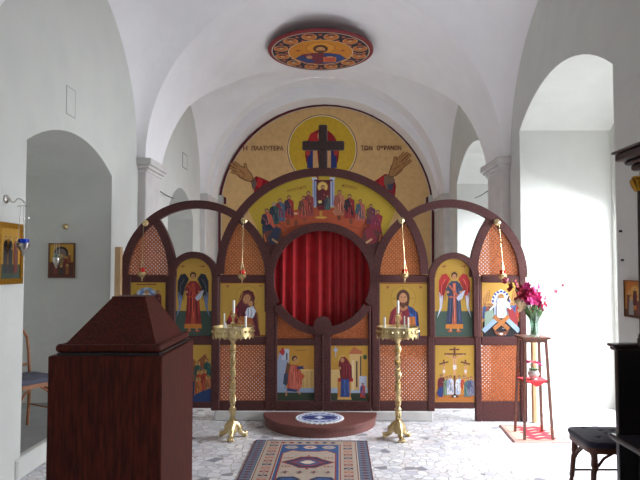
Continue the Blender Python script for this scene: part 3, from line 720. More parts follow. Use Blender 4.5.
# marble ledge and the D-shaped step
mb = MB(); a = V(214,411,YI); b = V(433,411,YI); mb.cbox((a.x, YI-.005, 0), (b.x, YI+.25, V(322,411,YI).z), .012)
tag(mb.build('marble_ledge', M['ledge']), 'low pale marble kerb under the middle of the icon screen', 'ledge')
mb = MB(); n = 40; yb_ = YI-.012; zs = V(322,412,yb_).z; SR, SD = .588, .65
pts = [(-SR*cos(PI*k/n)-.028, yb_-SD*sin(PI*k/n)) for k in range(n+1)]
def off(p, e): return [(-.028+(x+.028)*(1-e/SR), yb_-(yb_-y)*(1-e/SD)) for x,y in p]
mb.prism([(x,y,0) for x,y in off(pts,.012)], (0,0,zs-.03)); mb.prism([(x,y,zs-.03) for x,y in pts], (0,0,.024)); mb.prism([(x,y,zs-.006) for x,y in off(pts,.008)], (0,0,.006))
st = mb.build('step', M['carpet_edge']); tag(st, 'rounded reddish-brown speckled step before the low double doors', 'step')
# oval mat
def mf(x, y): return (x, y, zs+.009)
cx, cy = -.03, 6.27; Q_ = .9; p = Paint(mf, (0,0,1), .0001)
sc = [(cx+(.236+.008*cos(k*PI))*cos(2*PI*k/60), cy+(.236+.008*cos(k*PI))*sin(2*PI*k/60)) for k in range(60)]
base = MB(); base.prism([(x,y,zs) for x,y in sc], (0,0,.009)); mt = base.build('round_mat', M['white_paint'])
tag(mt, 'round blue and white mat with scalloped edge lying on the step', 'mat')
p.poly(sc, (226,226,232)); p.ring(cx,cy,.2,.214,0,2*PI,(150,160,200),n=40); p.ell(cx,cy,.185,.185,(50,62,124),n=36); p.ring(cx,cy,.155,.162,0,2*PI,(170,180,210),n=36)
p.ell(cx,cy,.145,.145,(190,198,220),n=30); p.poly([(cx-.165,cy-.03),(cx-.09,cy-.09),(cx+.09,cy-.09),(cx+.165,cy-.03),(cx+.165,cy+.03),(cx+.09,cy+.09),(cx-.09,cy+.09),(cx-.165,cy+.03)],(34,44,108))
for k in range(16): a = 2*PI*k/16; p.ell(cx+.174*cos(a), cy+.174*sin(a), .012, .012, (200,206,226))
p.poly([(cx,cy-.075),(cx+.04,cy),(cx,cy+.075),(cx-.04,cy)],(196,204,224)); p.poly([(cx-.06,cy),(cx,cy-.03),(cx+.06,cy),(cx,cy+.03)],(226,228,236))
p.build('woven_pattern', [M['rugpaint']], mt)

# oak posts between screen and walls
a = V(114,247,6.56); mb = MB(); mb.cbox((-2.19,6.5,0),(-2.125,6.57,a.z),.005); tag(mb.build('timber_post', M['oak']), 'pale oak post standing between the wall and the icon screen', 'post')
mb = MB(); mb.cbox((2.175,6.5,0),(2.215,6.56,.95),.005); tag(mb.build('timber_post', M['oak']), 'short pale oak batten behind the flower stand', 'post')

# ============================================================ APSE MURAL
YM = YE-.02
def fm(x, y): return V(x, y, YM)
mo = thing('apse_mural', 'ochre wall painting with open hands filling the arch above the screen', 'mural', (0,YM,0))
zb = V(322,400,YM).z
cyM = 208.7; RM = 105.5
top = [(322+RM*cos(R(a)), cyM-RM*sin(R(a))) for a in [8.5+(163)*k/48 for k in range(49)]]
def om(r, d):
    t = [(325.8+r*cos(R(a)), 212-r*sin(R(a))) for a in [9+162*k/48 for k in range(49)]]
    y = 195; return t+[(223.6+d,y+d),(223.6+d,204),(218+d,204),(218+d,340),(434-d,340),(434-d,204),(428.2-d,204),(428.2-d,y+d)]
RM = 108.2
bd = MB(); bd.prism([fm(x,y) for x,y in om(RM,0)], (0,.015,0)); b_ = pw(bd.build('painted_plaster', M['ink']), mo)
p = Paint(lambda x,y: V(x,y,YM-.001), (0,-1,0), .0002)
p.poly(om(RM,0),(96,36,42)); p.poly(om(RM-2.6,2.6),(206,196,176)); p.poly(om(RM-3.4,3.4),(216,176,120))
p.ell(322.3,149.5,35,35,(90,34,34),n=48); p.ell(322.3,149.5,34.3,34.3,(226,210,180),n=48); p.ell(322.3,149.5,33.4,33.4,(206,168,50),n=48)
p.poly([(322-17*sin(2*PI*k/30), 153-24*cos(2*PI*k/30)) for k in range(30)],(140,24,34))
p.ell(314,139,5,7,(180,40,44)); p.ell(322.5,136,5,6,SKIN)
for s in (-1,1): p.poly([(322+s*14,148),(322+s*8,146),(322+s*5,168),(322+s*15,168)],(44,54,110)); p.poly([(322+s*9,150),(322+s*5,149),(322+s*3,170),(322+s*9,170)],(206,160,110)); p.ell(322+s*14,152,2.4,4,(180,60,50))
def hand(s):
    # open palm raised outward with five fingers; mirrored by s
    X = lambda x: 322+s*(x-322)
    sk, ed = (176,128,80), (96,60,40)
    def pl(pts, c): p.poly([(X(x),y) for x,y in pts], c)
    def fl(pts, w, c): p.line([(X(x),y) for x,y in pts], w, c)
    pl([(368,186),(385,174),(393,176),(396,186),(395,196),(389,198),(378,190)],(140,20,32)); pl([(380,178),(385,175),(383,188),(378,186)],(190,40,44)); pl([(384,176),(391,174),(395,180),(391,186),(387,190),(384,184)],(130,104,84)); pl([(387,185),(394,183),(392,191),(388,190)],(70,70,90))
    F5 = [((400,165),(410.5,154.5)),((398,163),(408,152.8)),((396,162),(404.5,153)),((401.5,168),(411,160)),((393,168),(395.5,156.5))]
    for (a,b) in F5: fl([a,b],3.2,ed)
    pl([(388,175),(391,166),(395,161),(400,160),(404,165),(402,171),(396,176),(391,178)],ed)
    pl([(388.8,174.6),(391.8,166.4),(395.4,161.8),(399.8,160.8),(403.2,165.2),(401.2,170.6),(395.6,175.2),(391.2,177)],sk)
    for (a,b) in F5: fl([a,b],2.2,sk)
    fl([(393,170),(400,166)],.5,ed); fl([(396,174),(401,169)],.5,ed)
hand(1)
sk, ed = (176,128,80), (96,60,40)
p.poly([(275,184),(262,178),(256,176),(253,179),(254,186),(254,194),(262,192)],(140,20,32)); p.poly([(258,177),(263,180),(260,188),(256,186)],(190,40,44)); p.poly([(251,181),(255,178),(257,184),(254,190),(252,188)],(110,90,80))
F5 = [((239,169),(230.6,163.6)),((241,168),(233.6,161.6)),((238,171),(229.6,167)),((239,174),(231,171.4)),((247,172),(244.6,163))]
for a_, b_2 in F5: p.line([a_,b_2],3.0,ed)
p.poly([(236,169),(241,165.6),(247,168),(252,174),(254,180),(251,182),(246,181),(240,178),(236,174)],ed); p.poly([(237,169.4),(241,166.4),(246.6,168.8),(251.2,174.4),(253,179.6),(250.6,181),(246,180),(240.4,177),(237,173.4)],sk)
for a_, b_2 in F5: p.line([a_,b_2],2.1,sk)
p.line([(240,170),(245,175),(243,178)],.5,ed)
pw(p.build('painting', [M['rugpaint']]), b_)
for tx, x, wd in (('Η',245.2,.085),('ΠΛΑΤΥΤΕΡΑ',267.4,.64),('ΤΩΝ',366.6,.235),('ΟΥΡΑΝΩΝ',389,.49)):
    pw(text_mesh(tx, .125, 'inscription', M['ink'], None, V(x,150.3,YM-.022), (1,0,0), (0,0,1), wd), mo)

# ============================================================ CEILING MEDALLION
Rm = .80; cM = Vector((-.05, 9.3, 4.9)); tl = math.atan2(-.055, 1.6)
md = thing('ceiling_medallion', 'round painted disc of a haloed figure ringed by small portraits under the vault', 'medallion', cM)
md.rotation_euler = (tl, 0, 0)
mb = MB(); mb.lathe([(Rm-.03,.02),(Rm,.012),(Rm,-.012),(Rm-.02,-.02)], n=64); mb.build('disc', mat('disc_rim', (128,34,44), .5), md)
for k in range(3):
    a = 2*PI*k/3; mb = MB(); mb.tube([(.3*cos(a),.3*sin(a),.02),(.3*cos(a),.3*sin(a),.24)],.008,6); mb.build('hanging_rod', M['iron'], md)
p = Paint(lambda x, y: (x*Rm, y*Rm, -.0202), (0,0,-1), .0001)
p.ell(0,0,.975,.975,(128,34,44),n=64); p.ell(0,0,.93,.93,(222,212,196),n=64); p.ell(0,0,.915,.915,(34,34,52),n=64)
for k in range(12):
    a = 2*PI*(k+.5)/12; x, y = .765*cos(a), .765*sin(a)
    p.ell(x,y,.14,.14,(214,150,110)); p.ell(x,y,.122,.122,(190,112,48)); p.ell(x,y-.07,.075,.04,random.choice([WINE,(70,90,80),(90,50,60)])); p.ell(x,y,.036,.045,(206,160,120))
    b = a+PI/12; p.ell(.83*cos(b),.83*sin(b),.035,.035,(196,96,80)); p.ell(.64*cos(b),.64*sin(b),.03,.03,(196,96,80))
p.ell(0,0,.62,.62,(222,200,170),n=48); p.ell(0,0,.605,.605,(204,130,40),n=48)
# figure: head towards the screen-far side lies at lower y in the photo -> head at near rim
p.ell(0,-.22,.28,.28,(150,90,40)); p.ell(0,-.22,.265,.265,(216,146,52))
body = [(-.5,.30),(-.36,.08),(-.13,-.0),(.13,-.0),(.36,.08),(.5,.30),(.3,.52),(0,.60),(-.3,.52)]
p.poly(body,(112,34,60)); p.poly([(.05,.0),(.36,.08),(.5,.3),(.3,.52),(0,.58),(.1,.3)],(34,70,130)); p.poly([(-.5,.3),(-.38,.12),(-.2,.3),(-.1,.5),(-.3,.52)],(40,66,120))
p.rect(.05,.22,.3,.48,(206,120,60)); p.rect(.08,.25,.27,.45,(196,80,50)); p.ell(-.22,.22,.06,.09,SKIN); p.ell(.18,.22,.07,.05,SKIN)
p.ell(0,-.2,.14,.19,(86,48,32)); p.ell(0,-.16,.085,.13,(206,150,104)); p.poly([(-.08,-.12),(.08,-.12),(.04,.02),(0,.06),(-.04,.02)],(90,50,34)); p.ell(-.035,-.19,.018,.01,DK); p.ell(.035,-.19,.018,.01,DK)
for s in (-1,1): p.line([(s*.42-.05,-.12),(s*.42+.05,-.12)],.03,(150,50,40)); p.line([(s*.42,-.16),(s*.42,-.06)],.02,(150,50,40))
p.build('painting', [M['paint']], md)
# ============================================================ HANGING OIL LAMPS ON THE SCREEN
def oil_lamp(kx, ky, cx_, cy_, label, group, Y=YI-.10):
    k = V(kx, ky, Y); c = V(cx_, cy_+1, Y)
    t = thing('hanging_oil_lamp', label, 'oil lamp', (k.x, YI-.02, k.z), group=group)
    m = MB(); d = YI-.02-Y; dx = c.x-k.x; dz = c.z-k.z
    prof = [(.004,0),(.03,.004),(.034,.014),(.024,.024),(.012,.03),(.01,.05)]
    vs = MB(); vs.lathe(prof, n=16); m.v = [(x, -z, y) for x,y,z in vs.v]; m.f = vs.f; m.m = vs.m; m.c = vs.c
    m.build('wall_rose', M['brass'], t, smooth=True)
    m = MB(); m.tube([(0,-.04,0),(0,-d,-.01),(0,-d,-.03)], .0035, 6); m.build('hook', M['brass'], t)
    top = (dx*.3, -d, -.035); ym = -d
    for a in range(3):
        an = 2*PI*a/3+.4; m = MB()
        p0 = Vector((0,ym,-.03)); p1 = Vector((dx, ym, dz+.16)); p2 = Vector((dx+.034*cos(an), ym+.034*sin(an), dz+.02))
        pts = [p0, p0.lerp(p1,.5), p1, p2]; m.tube(pts, .0028, 5)
        m.build('chain', M['chain'], t)
    m = MB(); m.lathe([(.006,-.045),(.010,-.04),(.008,-.03),(.022,-.022),(.042,-.004),(.046,.012),(.04,.018),(.044,.026),(.047,.03)], (dx,ym,dz-.01), 18); m.build('bowl', M['brass'], t, smooth=True)
    m = MB(); m.ball((dx,ym,dz-.065), .009, 8); m.build('pendant', M['brass'], t)
    m = MB(); m.lathe([(.02,.0),(.026,.015),(.03,.05),(.029,.05),(.024,.016),(.012,.004)], (dx,ym,dz+.01), 16); m.build('red_cup', M['red_glass'], t, smooth=True)
    return t
G = 'oil lamps hung on the icon screen'
oil_lamp(143,222.5,141.5,273,'brass oil lamp with red cup over the pale blue mandorla icon beside the lectern',G)
oil_lamp(243,220,242,275,'brass oil lamp with red cup over the mother and child icon',G)
oil_lamp(402,220,404.5,274,'brass oil lamp with red cup over the bearded saint in blue mantle',G)
oil_lamp(498.5,222,502,275,'brass oil lamp with red cup nearest the vase of flowers',G)

# ============================================================ CANDLE STANDS
def candle_stand(x, y, label, rz):
    t = thing('candle_stand', label, 'candle stand', (x,y,0), rz, 'tall brass candle stands')
    for k in range(3):
        a = 2*PI*k/3-PI/2; c, s = cos(a), sin(a); m = MB()
        m.tube([(c*r,s*r,z) for r,z in ((.015,.15),(.04,.125),(.06,.09),(.082,.055),(.105,.032),(.13,.03),(.15,.042))], [.026,.034,.032,.026,.02,.024,.012], 10)
        m.ball((c*.13,s*.13,.022), .022, 10); m.ball((c*.13+s*.02,s*.13-c*.02,.016), .015, 8); m.ball((c*.13-s*.02,s*.13+c*.02,.016), .015, 8)
        m.tube([(c*.05,s*.05,.1),(c*.085,s*.085,.11),(c*.1,s*.1,.09)], [.012,.014,.006], 8)
        m.build('foot', M['brass'], t, smooth=True)
    m = MB(); prof = [(.03,.05),(.045,.07),(.05,.10),(.038,.15),(.022,.17)]
    z = .17
    for k, h in enumerate([.09,.07,.10,.08,.11,.08,.10,.08]):
        e = .021+.004*(k%2)
        prof += [(e,z),(e+.009,z+.010),(e+.009,z+.018),(e-.002,z+.028),(e-.004,z+h*.6),(e+.003,z+h*.9)]; z += h
    prof += [(.016,z),(.03,.91),(.045,.93),(.02,.945)]
    m.lathe(prof, n=16); pole = m.build('pole', M['brass'], t, smooth=True)
    m = MB()
    for s0 in (0, PI):
        m.tube([(.024*cos(s0+zz*26), .024*sin(s0+zz*26), zz) for zz in [.2+.68*i/70 for i in range(71)]], .0065, 6)
    m.build('twisted_band', M['brass'], t, smooth=True)
    m = MB(); m.lathe([(.02,.93),(.14,.94),(.182,.955),(.19,.958),(.19,.966),(.18,.966),(.02,.96)], n=40); m.build('tray', M['brass'], t, smooth=True)
    m = MB(); n = 48
    ring = lambda r, z: [(r*cos(2*PI*k/n), r*sin(2*PI*k/n), z) for k in range(n)]
    m.band(ring(.193,.965), ring(.187,.965), (0,0,.082), close=True)
    m.band(ring(.199,.965), ring(.185,.965), (0,0,.010), close=True); m.band(ring(.199,1.038), ring(.185,1.038), (0,0,.010), close=True)
    for k in range(24):
        a = 2*PI*k/24; m.ball((.195*cos(a), .195*sin(a), 1.007), .0125, 8)
    m.build('gallery', M['brass'], t)
    m = MB()
    for k in range(24):
        a = 2*PI*k/24; a1, a2 = a-.10, a+.10; r = .192
        m.prism([(r*cos(a1), r*sin(a1), .968), (r*cos(a1*.6+a*.4), r*sin(a1*.6+a*.4), .952),(r*cos(a), r*sin(a), .940 if k%2 else .932), (r*cos(a2*.6+a*.4), r*sin(a2*.6+a*.4), .952),(r*cos(a2), r*sin(a2), .968)], (.004*cos(a),.004*sin(a),0))
    m.build('fringe', M['brass'], t)
    m = MB(); m.lathe([(.005,.966),(.184,.966),(.184,1.022),(.12,1.028),(.005,1.03)], n=32); m.build('sand', M['sand'], t, smooth=True)
    m = MB(); m.lathe([(.012,1.02),(.014,1.06),(.03,1.075),(.012,1.09),(.012,1.12),(.024,1.135),(.026,1.15),(.014,1.155),(.016,1.17),(.018,1.175),(.012,1.175)], n=16); m.build('candle_socket', M['brass'], t, smooth=True)
    return t
def candle(x, y, z0, h, r, label, grp, tip=False):
    m = MB(); m.lathe([(r,0),(r,h*.9),(r*.85,h*.96),(r*.4,h)], n=12)
    t = m.build('candle', M['wax'], None, smooth=True, origin=None); t.location = (x,y,z0); tag(t, label, 'candle', grp)
    w_ = MB(); w_.tube([(0,0,h-.002),(.001,0,h+.012)], .0016, 5); w_.build('wick', M['wick'], t)
YS = 5.90; xl, xr = -.845, .712
candle_stand(xl, YS, 'tall ornate brass candle stand before the mother and child icon', 0)
candle_stand(xr, YS, 'tall ornate brass candle stand before the bearded saint icon', .15)
g = 'white candles in the brass trays'
candle(xl+.004,YS,1.17,.125,.012,'thick white candle in raised socket, before mother and child icon',g)
candle(xl-.078,YS-.04,1.02,.155,.0065,'long thin white candle in sand tray before mother and child icon',g)
candle(xl-.058,YS-.09,1.02,.07,.0075,'shortest white candle in the tray, before mother and child icon',g)
candle(xl+.122,YS-.03,1.02,.13,.011,'stout white candle at tray rim near the royal doors angel',g)
candle(xr+.004,YS,1.17,.125,.012,'thick white candle in raised socket, before the bearded saint icon',g)
candle(xr-.125,YS-.02,1.02,.12,.011,'stout candle at tray rim nearest doors, before bearded saint icon',g)
candle(xr+.06,YS-.04,1.02,.13,.007,'thin white candle close to the centre, before bearded saint icon',g)
candle(xr+.093,YS-.05,1.02,.12,.0085,'thin white candle farther from the doors, before bearded saint icon',g)

# ============================================================ LECTERN (ANALOGION)
t = thing('lectern', 'large dark mahogany lectern cabinet with a hipped sloping top', 'lectern', (-1.117,3.6,0))
x0, x1, y0, y1 = -1.437+1.135, -.836+1.135, 3.26-3.6, 4.02-3.6
m = MB(); m.cbox((x0,y0,0.0),(x1,y1,1.138),.005); m.build('body', M['lectern_wood'], t)
m = MB(); m.box((x0+.04,y0+.02,1.138),(x1-.02,y1-.03,1.152)); m.build('shadow_gap', M['black_wood'], t)
bx0, bx1, by0, by1 = -1.385+1.135, -.868+1.135, 3.29-3.6, 3.93-3.6
zt_ = 1.435; tx0, tx1, ty0, ty1 = -1.19+1.135, -1.005+1.135, 3.52-3.6, 3.70-3.6
m = MB()
m.add([(bx0+.01,by0+.01,1.185),(bx1-.01,by0+.01,1.185),(bx1-.01,by1-.01,1.185),(bx0+.01,by1-.01,1.185),(tx0,ty0,zt_),(tx1,ty0,zt_),(tx1,ty1,zt_),(tx0,ty1,zt_)],
      [(3,2,1,0),(4,5,6,7),(0,1,5,4),(1,2,6,5),(2,3,7,6),(3,0,4,7)])
m.build('sloping_top', M['lectern_wood'], t)
m = MB()
for a, b in (((bx0,by0),(bx1,by0)),((bx1,by0),(bx1,by1)),((bx1,by1),(bx0,by1)),((bx0,by1),(bx0,by0))): m.tube([(a[0],a[1],1.176),(b[0],b[1],1.176)], .021, 12)
for a in ((bx0,by0),(bx1,by0),(bx1,by1),(bx0,by1)): m.ball((a[0],a[1],1.176), .0235, 12)
m.build('moulding', M['lectern_wood'], t, smooth=True)
m = MB(); m.cbox((bx0,by0,1.152),(bx1,by1,1.176),.004); m.build('base_board', M['lectern_wood'], t)
m = MB(); m.cbox((tx0-.004,ty0-.004,zt_-.004),(tx1+.004,ty1+.004,zt_+.004),.002); m.build('cap', M['lectern_wood'], t)

# ============================================================ CHAIRS
def chair(label, loc, rz, wood, cush, grp=None, back_h=.9):
    # faces local -Y; back at +Y
    t = thing('bentwood_chair', label, 'chair', loc, rz, grp)
    hw = .205
    m = MB()
    def rr(u, w2, d2, n=8):
        a = 2*PI*u; c, s = cos(a), sin(a); return (w2*abs(c)**(2/n)*(1 if c>=0 else -1), d2*abs(s)**(2/n)*(1 if s>=0 else -1))
    A = [rr(k/40,.205,.21) for k in range(40)]; B = [rr(k/40,.165,.165) for k in range(40)]
    m.band([(x,y,.415) for x,y in A], [(x,y,.415) for x,y in B], (0,0,.035), close=True); m.build('seat_frame', wood, t)
    m = MB(); n = 40; vs = []; rings = [(.99,.45),(1.03,.462),(1.04,.475),(1.0,.49)]; 
    for f, z in rings: vs += [(x*f, y*f, z) for x,y in A]
    K = 14
    for j in range(1, K+1):
        f = 1-j/K
        for x,y in A:
            X, Y_ = x*f, y*f; d = 0
            for tx in (-.12,-.04,.04,.12):
                for ty in (-.12,-.04,.04,.12): d += math.exp(-((X-tx)**2+(Y_-ty)**2)/.00022)
            vs.append((X, Y_, .49+.018*(1-f**3)-.016*d))
    L = len(rings)+K
    m.add(vs, [tuple(range(39,-1,-1))]+[(i*40+k, i*40+(k+1)%40, (i+1)*40+(k+1)%40, (i+1)*40+k) for i in range(L-1) for k in range(40)])
    m.build('seat_cushion', cush, t, smooth=True)
    for s in (-1, 1):
        m = MB(); m.tube([(s*.165,-.165,.43),(s*.166,-.167,.36),(s*.168,-.17,.33),(s*.169,-.172,.315),(s*.17,-.174,.30),(s*.178,-.185,.16),(s*.18,-.187,.145),(s*.181,-.188,.13),(s*.187,-.197,.0)], [.019,.022,.021,.013,.018,.017,.012,.016,.011], 10)
        m.build('leg', wood, t, smooth=True)
        m = MB(); m.tube([(s*.19,.235,0),(s*.178,.20,.2),(s*.17,.185,.42),(s*.172,.19,.5),(s*.178,.215,.65),(s*.178,.245,.80),(s*.17,.262,back_h-.07)], [.012,.015,.017,.016,.014,.013,.012], 10)
        m.build('leg', wood, t, smooth=True)
        # curved braces from the front leg to the seat
        m = MB(); m.tube([(s*(.172-.0),-.172,.27),(s*.163,-.15,.32),(s*.15,-.10,.375),(s*.14,-.03,.41),(s*.14,.02,.417)], .010, 8)
        m.tube([(s*.172,-.172,.27),(s*.15,-.165,.32),(s*.10,-.155,.375),(s*.04,-.15,.41),(s*.0,-.148,.417)], .010, 8); m.build('curved_brace', wood, t, smooth=True)
    m = MB(); m.tube([(-.17,.262,back_h-.07),(-.14,.268,back_h-.02),(-.08,.272,back_h),(0,.274,back_h+.006),(.08,.272,back_h),(.14,.268,back_h-.02),(.17,.262,back_h-.07)], [.012,.013,.014,.014,.014,.013,.012], 10); m.build('back_hoop', wood, t, smooth=True)
    m = MB(); m.tube([(-.175,.20,.56),(-.06,.215,.565),(.06,.215,.565),(.175,.20,.56)], .011, 8); m.build('back_rail', wood, t, smooth=True)
    m = MB(); m.tube([(-.09,.212,.565),(-.1,.235,.70),(-.07,.256,.82),(0,.266,.87),(.07,.256,.82),(.1,.235,.70),(.09,.212,.565)], .009, 8); m.build('inner_hoop', wood, t, smooth=True)
    m = MB(); m.tube([(-.175,-.17,.2),(-.18,.2,.2)], .008, 8); m.tube([(.175,-.17,.2),(.18,.2,.2)], .008, 8); m.build('stretcher', wood, t, smooth=True)
    return t
chair('dark bentwood chair with tufted navy cushion by the black stall', (1.93,4.22,0), R(-91), M['chair_wood'], M['cushion'])
chair('lighter bentwood chair with flat grey seat in the wall niche', (-2.60,5.45,.16), R(60), M['chair_wood_light'], M['cushion_grey'])

# ============================================================ FLOWER STAND, VASE, FLOWERS
fx, fy = 2.005, 5.99; zt_ = .955
t = thing('plant_stand', 'slender dark wooden four-legged stand on the small red rug', 'plant stand', (fx,fy,0))
for sx in (-1,1):
    for sy in (-1,1):
        m = MB(); a = Vector((sx*.13, sy*.145, .012)); b = Vector((sx*.098, sy*.098, .93)); w_ = .011
        m.add([(a.x-w_,a.y-w_,a.z),(a.x+w_,a.y-w_,a.z),(a.x+w_,a.y+w_,a.z),(a.x-w_,a.y+w_,a.z),(b.x-w_,b.y-w_,b.z),(b.x+w_,b.y-w_,b.z),(b.x+w_,b.y+w_,b.z),(b.x-w_,b.y+w_,b.z)], [(3,2,1,0),(4,5,6,7),(0,1,5,4),(1,2,6,5),(2,3,7,6),(3,0,4,7)])
        m.build('leg', M['chair_wood'], t)
m = MB(); m.cbox((-.135,-.135,.93),(.135,.135,.952),.004); m.build('tabletop', M['chair_wood'], t)
m = MB(); m.cbox((-.118,-.118,.525),(.118,.118,.54),.003); m.build('shelf', M['chair_wood'], t)
m = MB(); m.cbox((-.11,-.11,.90),(.11,-.095,.93),.003); m.cbox((-.11,.095,.90),(.11,.11,.93),.003); m.build('apron', M['chair_wood'], t)
m = MB(); m.cbox((fx-.12,fy-.125,.5405),(fx+.12,fy+.1,.5435),.001); m.add([(fx-.09,fy-.1251,.5405),(fx+.09,fy-.1251,.5405),(fx,fy-.1251,.49)],[(0,1,2)])
tag(m.build('red_doily', M['red_cloth']), 'small red cloth on the lower shelf of the flower stand', 'cloth')
t = thing('flower_pot', 'small pale round pot of pink flowers on the lower shelf', 'potted flowers', (fx+.0,fy-.03,.544))
m = MB(); m.lathe([(.03,0),(.034,.004),(.026,.014),(.045,.03),(.054,.05),(.048,.072),(.04,.08),(.043,.086),(.036,.086),(.036,.07)], n=24); m.build('pot', M['white_pot'], t, smooth=True)
rnd = random.Random(3)
def blossom(m, c, r, rn, np=6, up=(0,0,1)):
    c = Vector(c); up = Vector(up).normalized(); a = up.orthogonal().normalized(); b = up.cross(a)
    for k in range(np):
        an = 2*PI*k/np+rn.random()*.5; d = a*cos(an)+b*sin(an); sd = up.cross(d)
        tip = c+d*r+up*r*.55; mid = c+d*r*.6+up*r*.28
        m.add([c, mid+sd*r*.42, tip+sd*r*.2, tip-sd*r*.2+up*r*.1, mid-sd*r*.42], [(0,1,2,3,4)])
        m.add([c-up*r*.05, mid+sd*r*.40-up*r*.06, tip+sd*r*.18-up*r*.06, tip-sd*r*.18+up*r*.04, mid-sd*r*.40-up*r*.06], [(4,3,2,1,0)])
for k in range(7):
    a = 2*PI*k/7; r = .07*rnd.random()+.02; top = Vector((r*cos(a), r*sin(a), .13+.03*rnd.random()))
    m = MB(); m.tube([(0,0,.08),(top.x*.5,top.y*.5,.11),top], .002, 5); s_ = m.build('stem', M['leaf'], t)
    m = MB(); blossom(m, top, .026, rnd, 6, top); blossom(m, top+Vector((0,0,.008)), .018, rnd, 5); m.build('blossom', M['petal_pink'] if k%2 else M['petal_magenta'], s_)
m = MB()
for k in range(9): a = k*.7; m.add([(0,0,.08),(.03*cos(a-.4),.03*sin(a-.4),.10),(.06*cos(a),.06*sin(a),.10),(.03*cos(a+.4),.03*sin(a+.4),.10)],[(0,1,2,3)])
m.build('foliage', M['leaf'], t)

vx, vy = 2.02, 5.96
vz = .953
m = MB(); m.lathe([(.045,0),(.05,.004),(.042,.02),(.036,.06),(.04,.12),(.052,.19),(.062,.235),(.059,.235),(.048,.19),(.036,.12),(.032,.06),(.034,.02),(.005,.012)], n=28, cap=False)
t = m.build('glass_vase', M['clear'], None, smooth=True); t.location = (vx,vy,vz); tag(t, 'clear flared glass vase of flowers on top of the wooden stand', 'vase')
def stalk(name, label, lean, h, pm, nb, r0, seed, bare=False):
    rn = random.Random(seed); t = thing(name, label, 'flower', (vx,vy,vz+.02), group='cut flowers in the glass vase')
    h *= 1.14; r0 *= 1.12; lean = (lean[0]-.06, lean[1])
    P = [Vector((lean[0]*u*u*h - lean[0]*.02, lean[1]*u*u*h, h*u*(1-.12*u))) for u in [i/10 for i in range(11)]]
    P[0] = Vector((-lean[0]*.02, -lean[1]*.02, 0)); m = MB(); m.tube(P, [.0045-.0015*i/10 for i in range(11)], 6); m.build('stem', M['leaf'], t)
    for k in range(nb):
        u = .56+.42*k/max(nb-1,1); i = int(u*10); p = P[i].lerp(P[min(i+1,10)], u*10-i); d = (P[min(i+1,10)]-P[max(i-1,0)]).normalized()
        a = k*2.4; side = Vector((cos(a), sin(a), .3)); q = p+side*r0*.45; m = MB(); rr_ = r0*(1.15-.55*(k/max(nb-1,1)))
        if bare: m.ball(q*1 - side*r0*.3, r0*.4, 6, sz=1.5)
        else: blossom(m, q, rr_, rn, 6, side); blossom(m, q+side*rr_*.15, rr_*.6, rn, 5, side)
        m.build('blossom', pm, t)
    for k in range(2):
        a = seed+k*2.5; m = MB(); b = P[2]; c = Vector((cos(a)*.6, sin(a)*.6, 1))
        m.add([b, b+c*.10+Vector((.012,0,0)), b+c*.2, b+c*.10-Vector((.012,0,0))], [(0,1,2,3)]); m.build('leaf', M['leaf'], t)
stalk('gladiolus', 'dark crimson gladiolus at the screen side of the vase', (-.42,-.05), .50, M['petal_red'], 7, .055, 1)
stalk('gladiolus', 'bright magenta gladiolus in the middle of the vase', (-.10,-.12), .45, M['petal_magenta'], 8, .058, 2)
stalk('gladiolus', 'magenta gladiolus leaning outward over the vase rim', (.10,.05), .44, M['petal_magenta'], 6, .05, 5)
stalk('gladiolus', 'low cream and wine gladiolus hanging beside the icon', (-.60,-.1), .33, M['petal_cream'], 5, .04, 4)
stalk('flower_spray', 'thin spray tipped with pale pink leaning toward the bright niche', (.62,0), .46, M['petal_pink'], 4, .026, 7)
stalk('flower_spray', 'tallest thin green bud spray rising from the vase', (.22,.1), .60, M['leaf'], 6, .014, 8, True)
stalk('flower_spray', 'thin arching green spray, lowest on the niche side', (.80,-.1), .36, M['leaf'], 5, .012, 9, True)
stalk('flower_spray', 'thin upright green spray behind the magenta flowers', (.02,.2), .56, M['leaf'], 6, .012, 11, True)

# rug under the stand
t = MB(); t.prism([(1.79,6.40,0),(2.285,6.40,0),(2.275,5.78,0),(1.75,5.78,0)], (0,0,.008)); rg = t.build('small_rug', mat('pinkish_wool', (196,150,136), .95, c2=(180,132,120), scale=40))
tag(rg, 'small faded pink rug with red centre under the flower stand', 'rug')
p = Paint(lambda x, y: (1.75+.53*x+.04*y*(1-x), 5.78+.62*y, .0082), (0,0,1), .0003)
p.line([(.02,.0),(.02,1)],.03,(70,44,48)); p.line([(.05,.03),(.95,.03)],.02,(206,170,150)); p.rect(.1,.1,.92,.92,(206,158,140)); p.line([(.10,.1),(.92,.1),(.92,.92),(.10,.92)],.02,(150,80,76))
for k in range(5): y = .2+.15*k; p.poly([(.26,y),(.45,y-.10),(.60,y-.03),(.76,y-.08),(.86,y+.02),(.68,y+.09),(.5,y+.03),(.38,y+.09)],(214,44,58))
p.build('woven_pattern', [M['rugpaint']], rg)

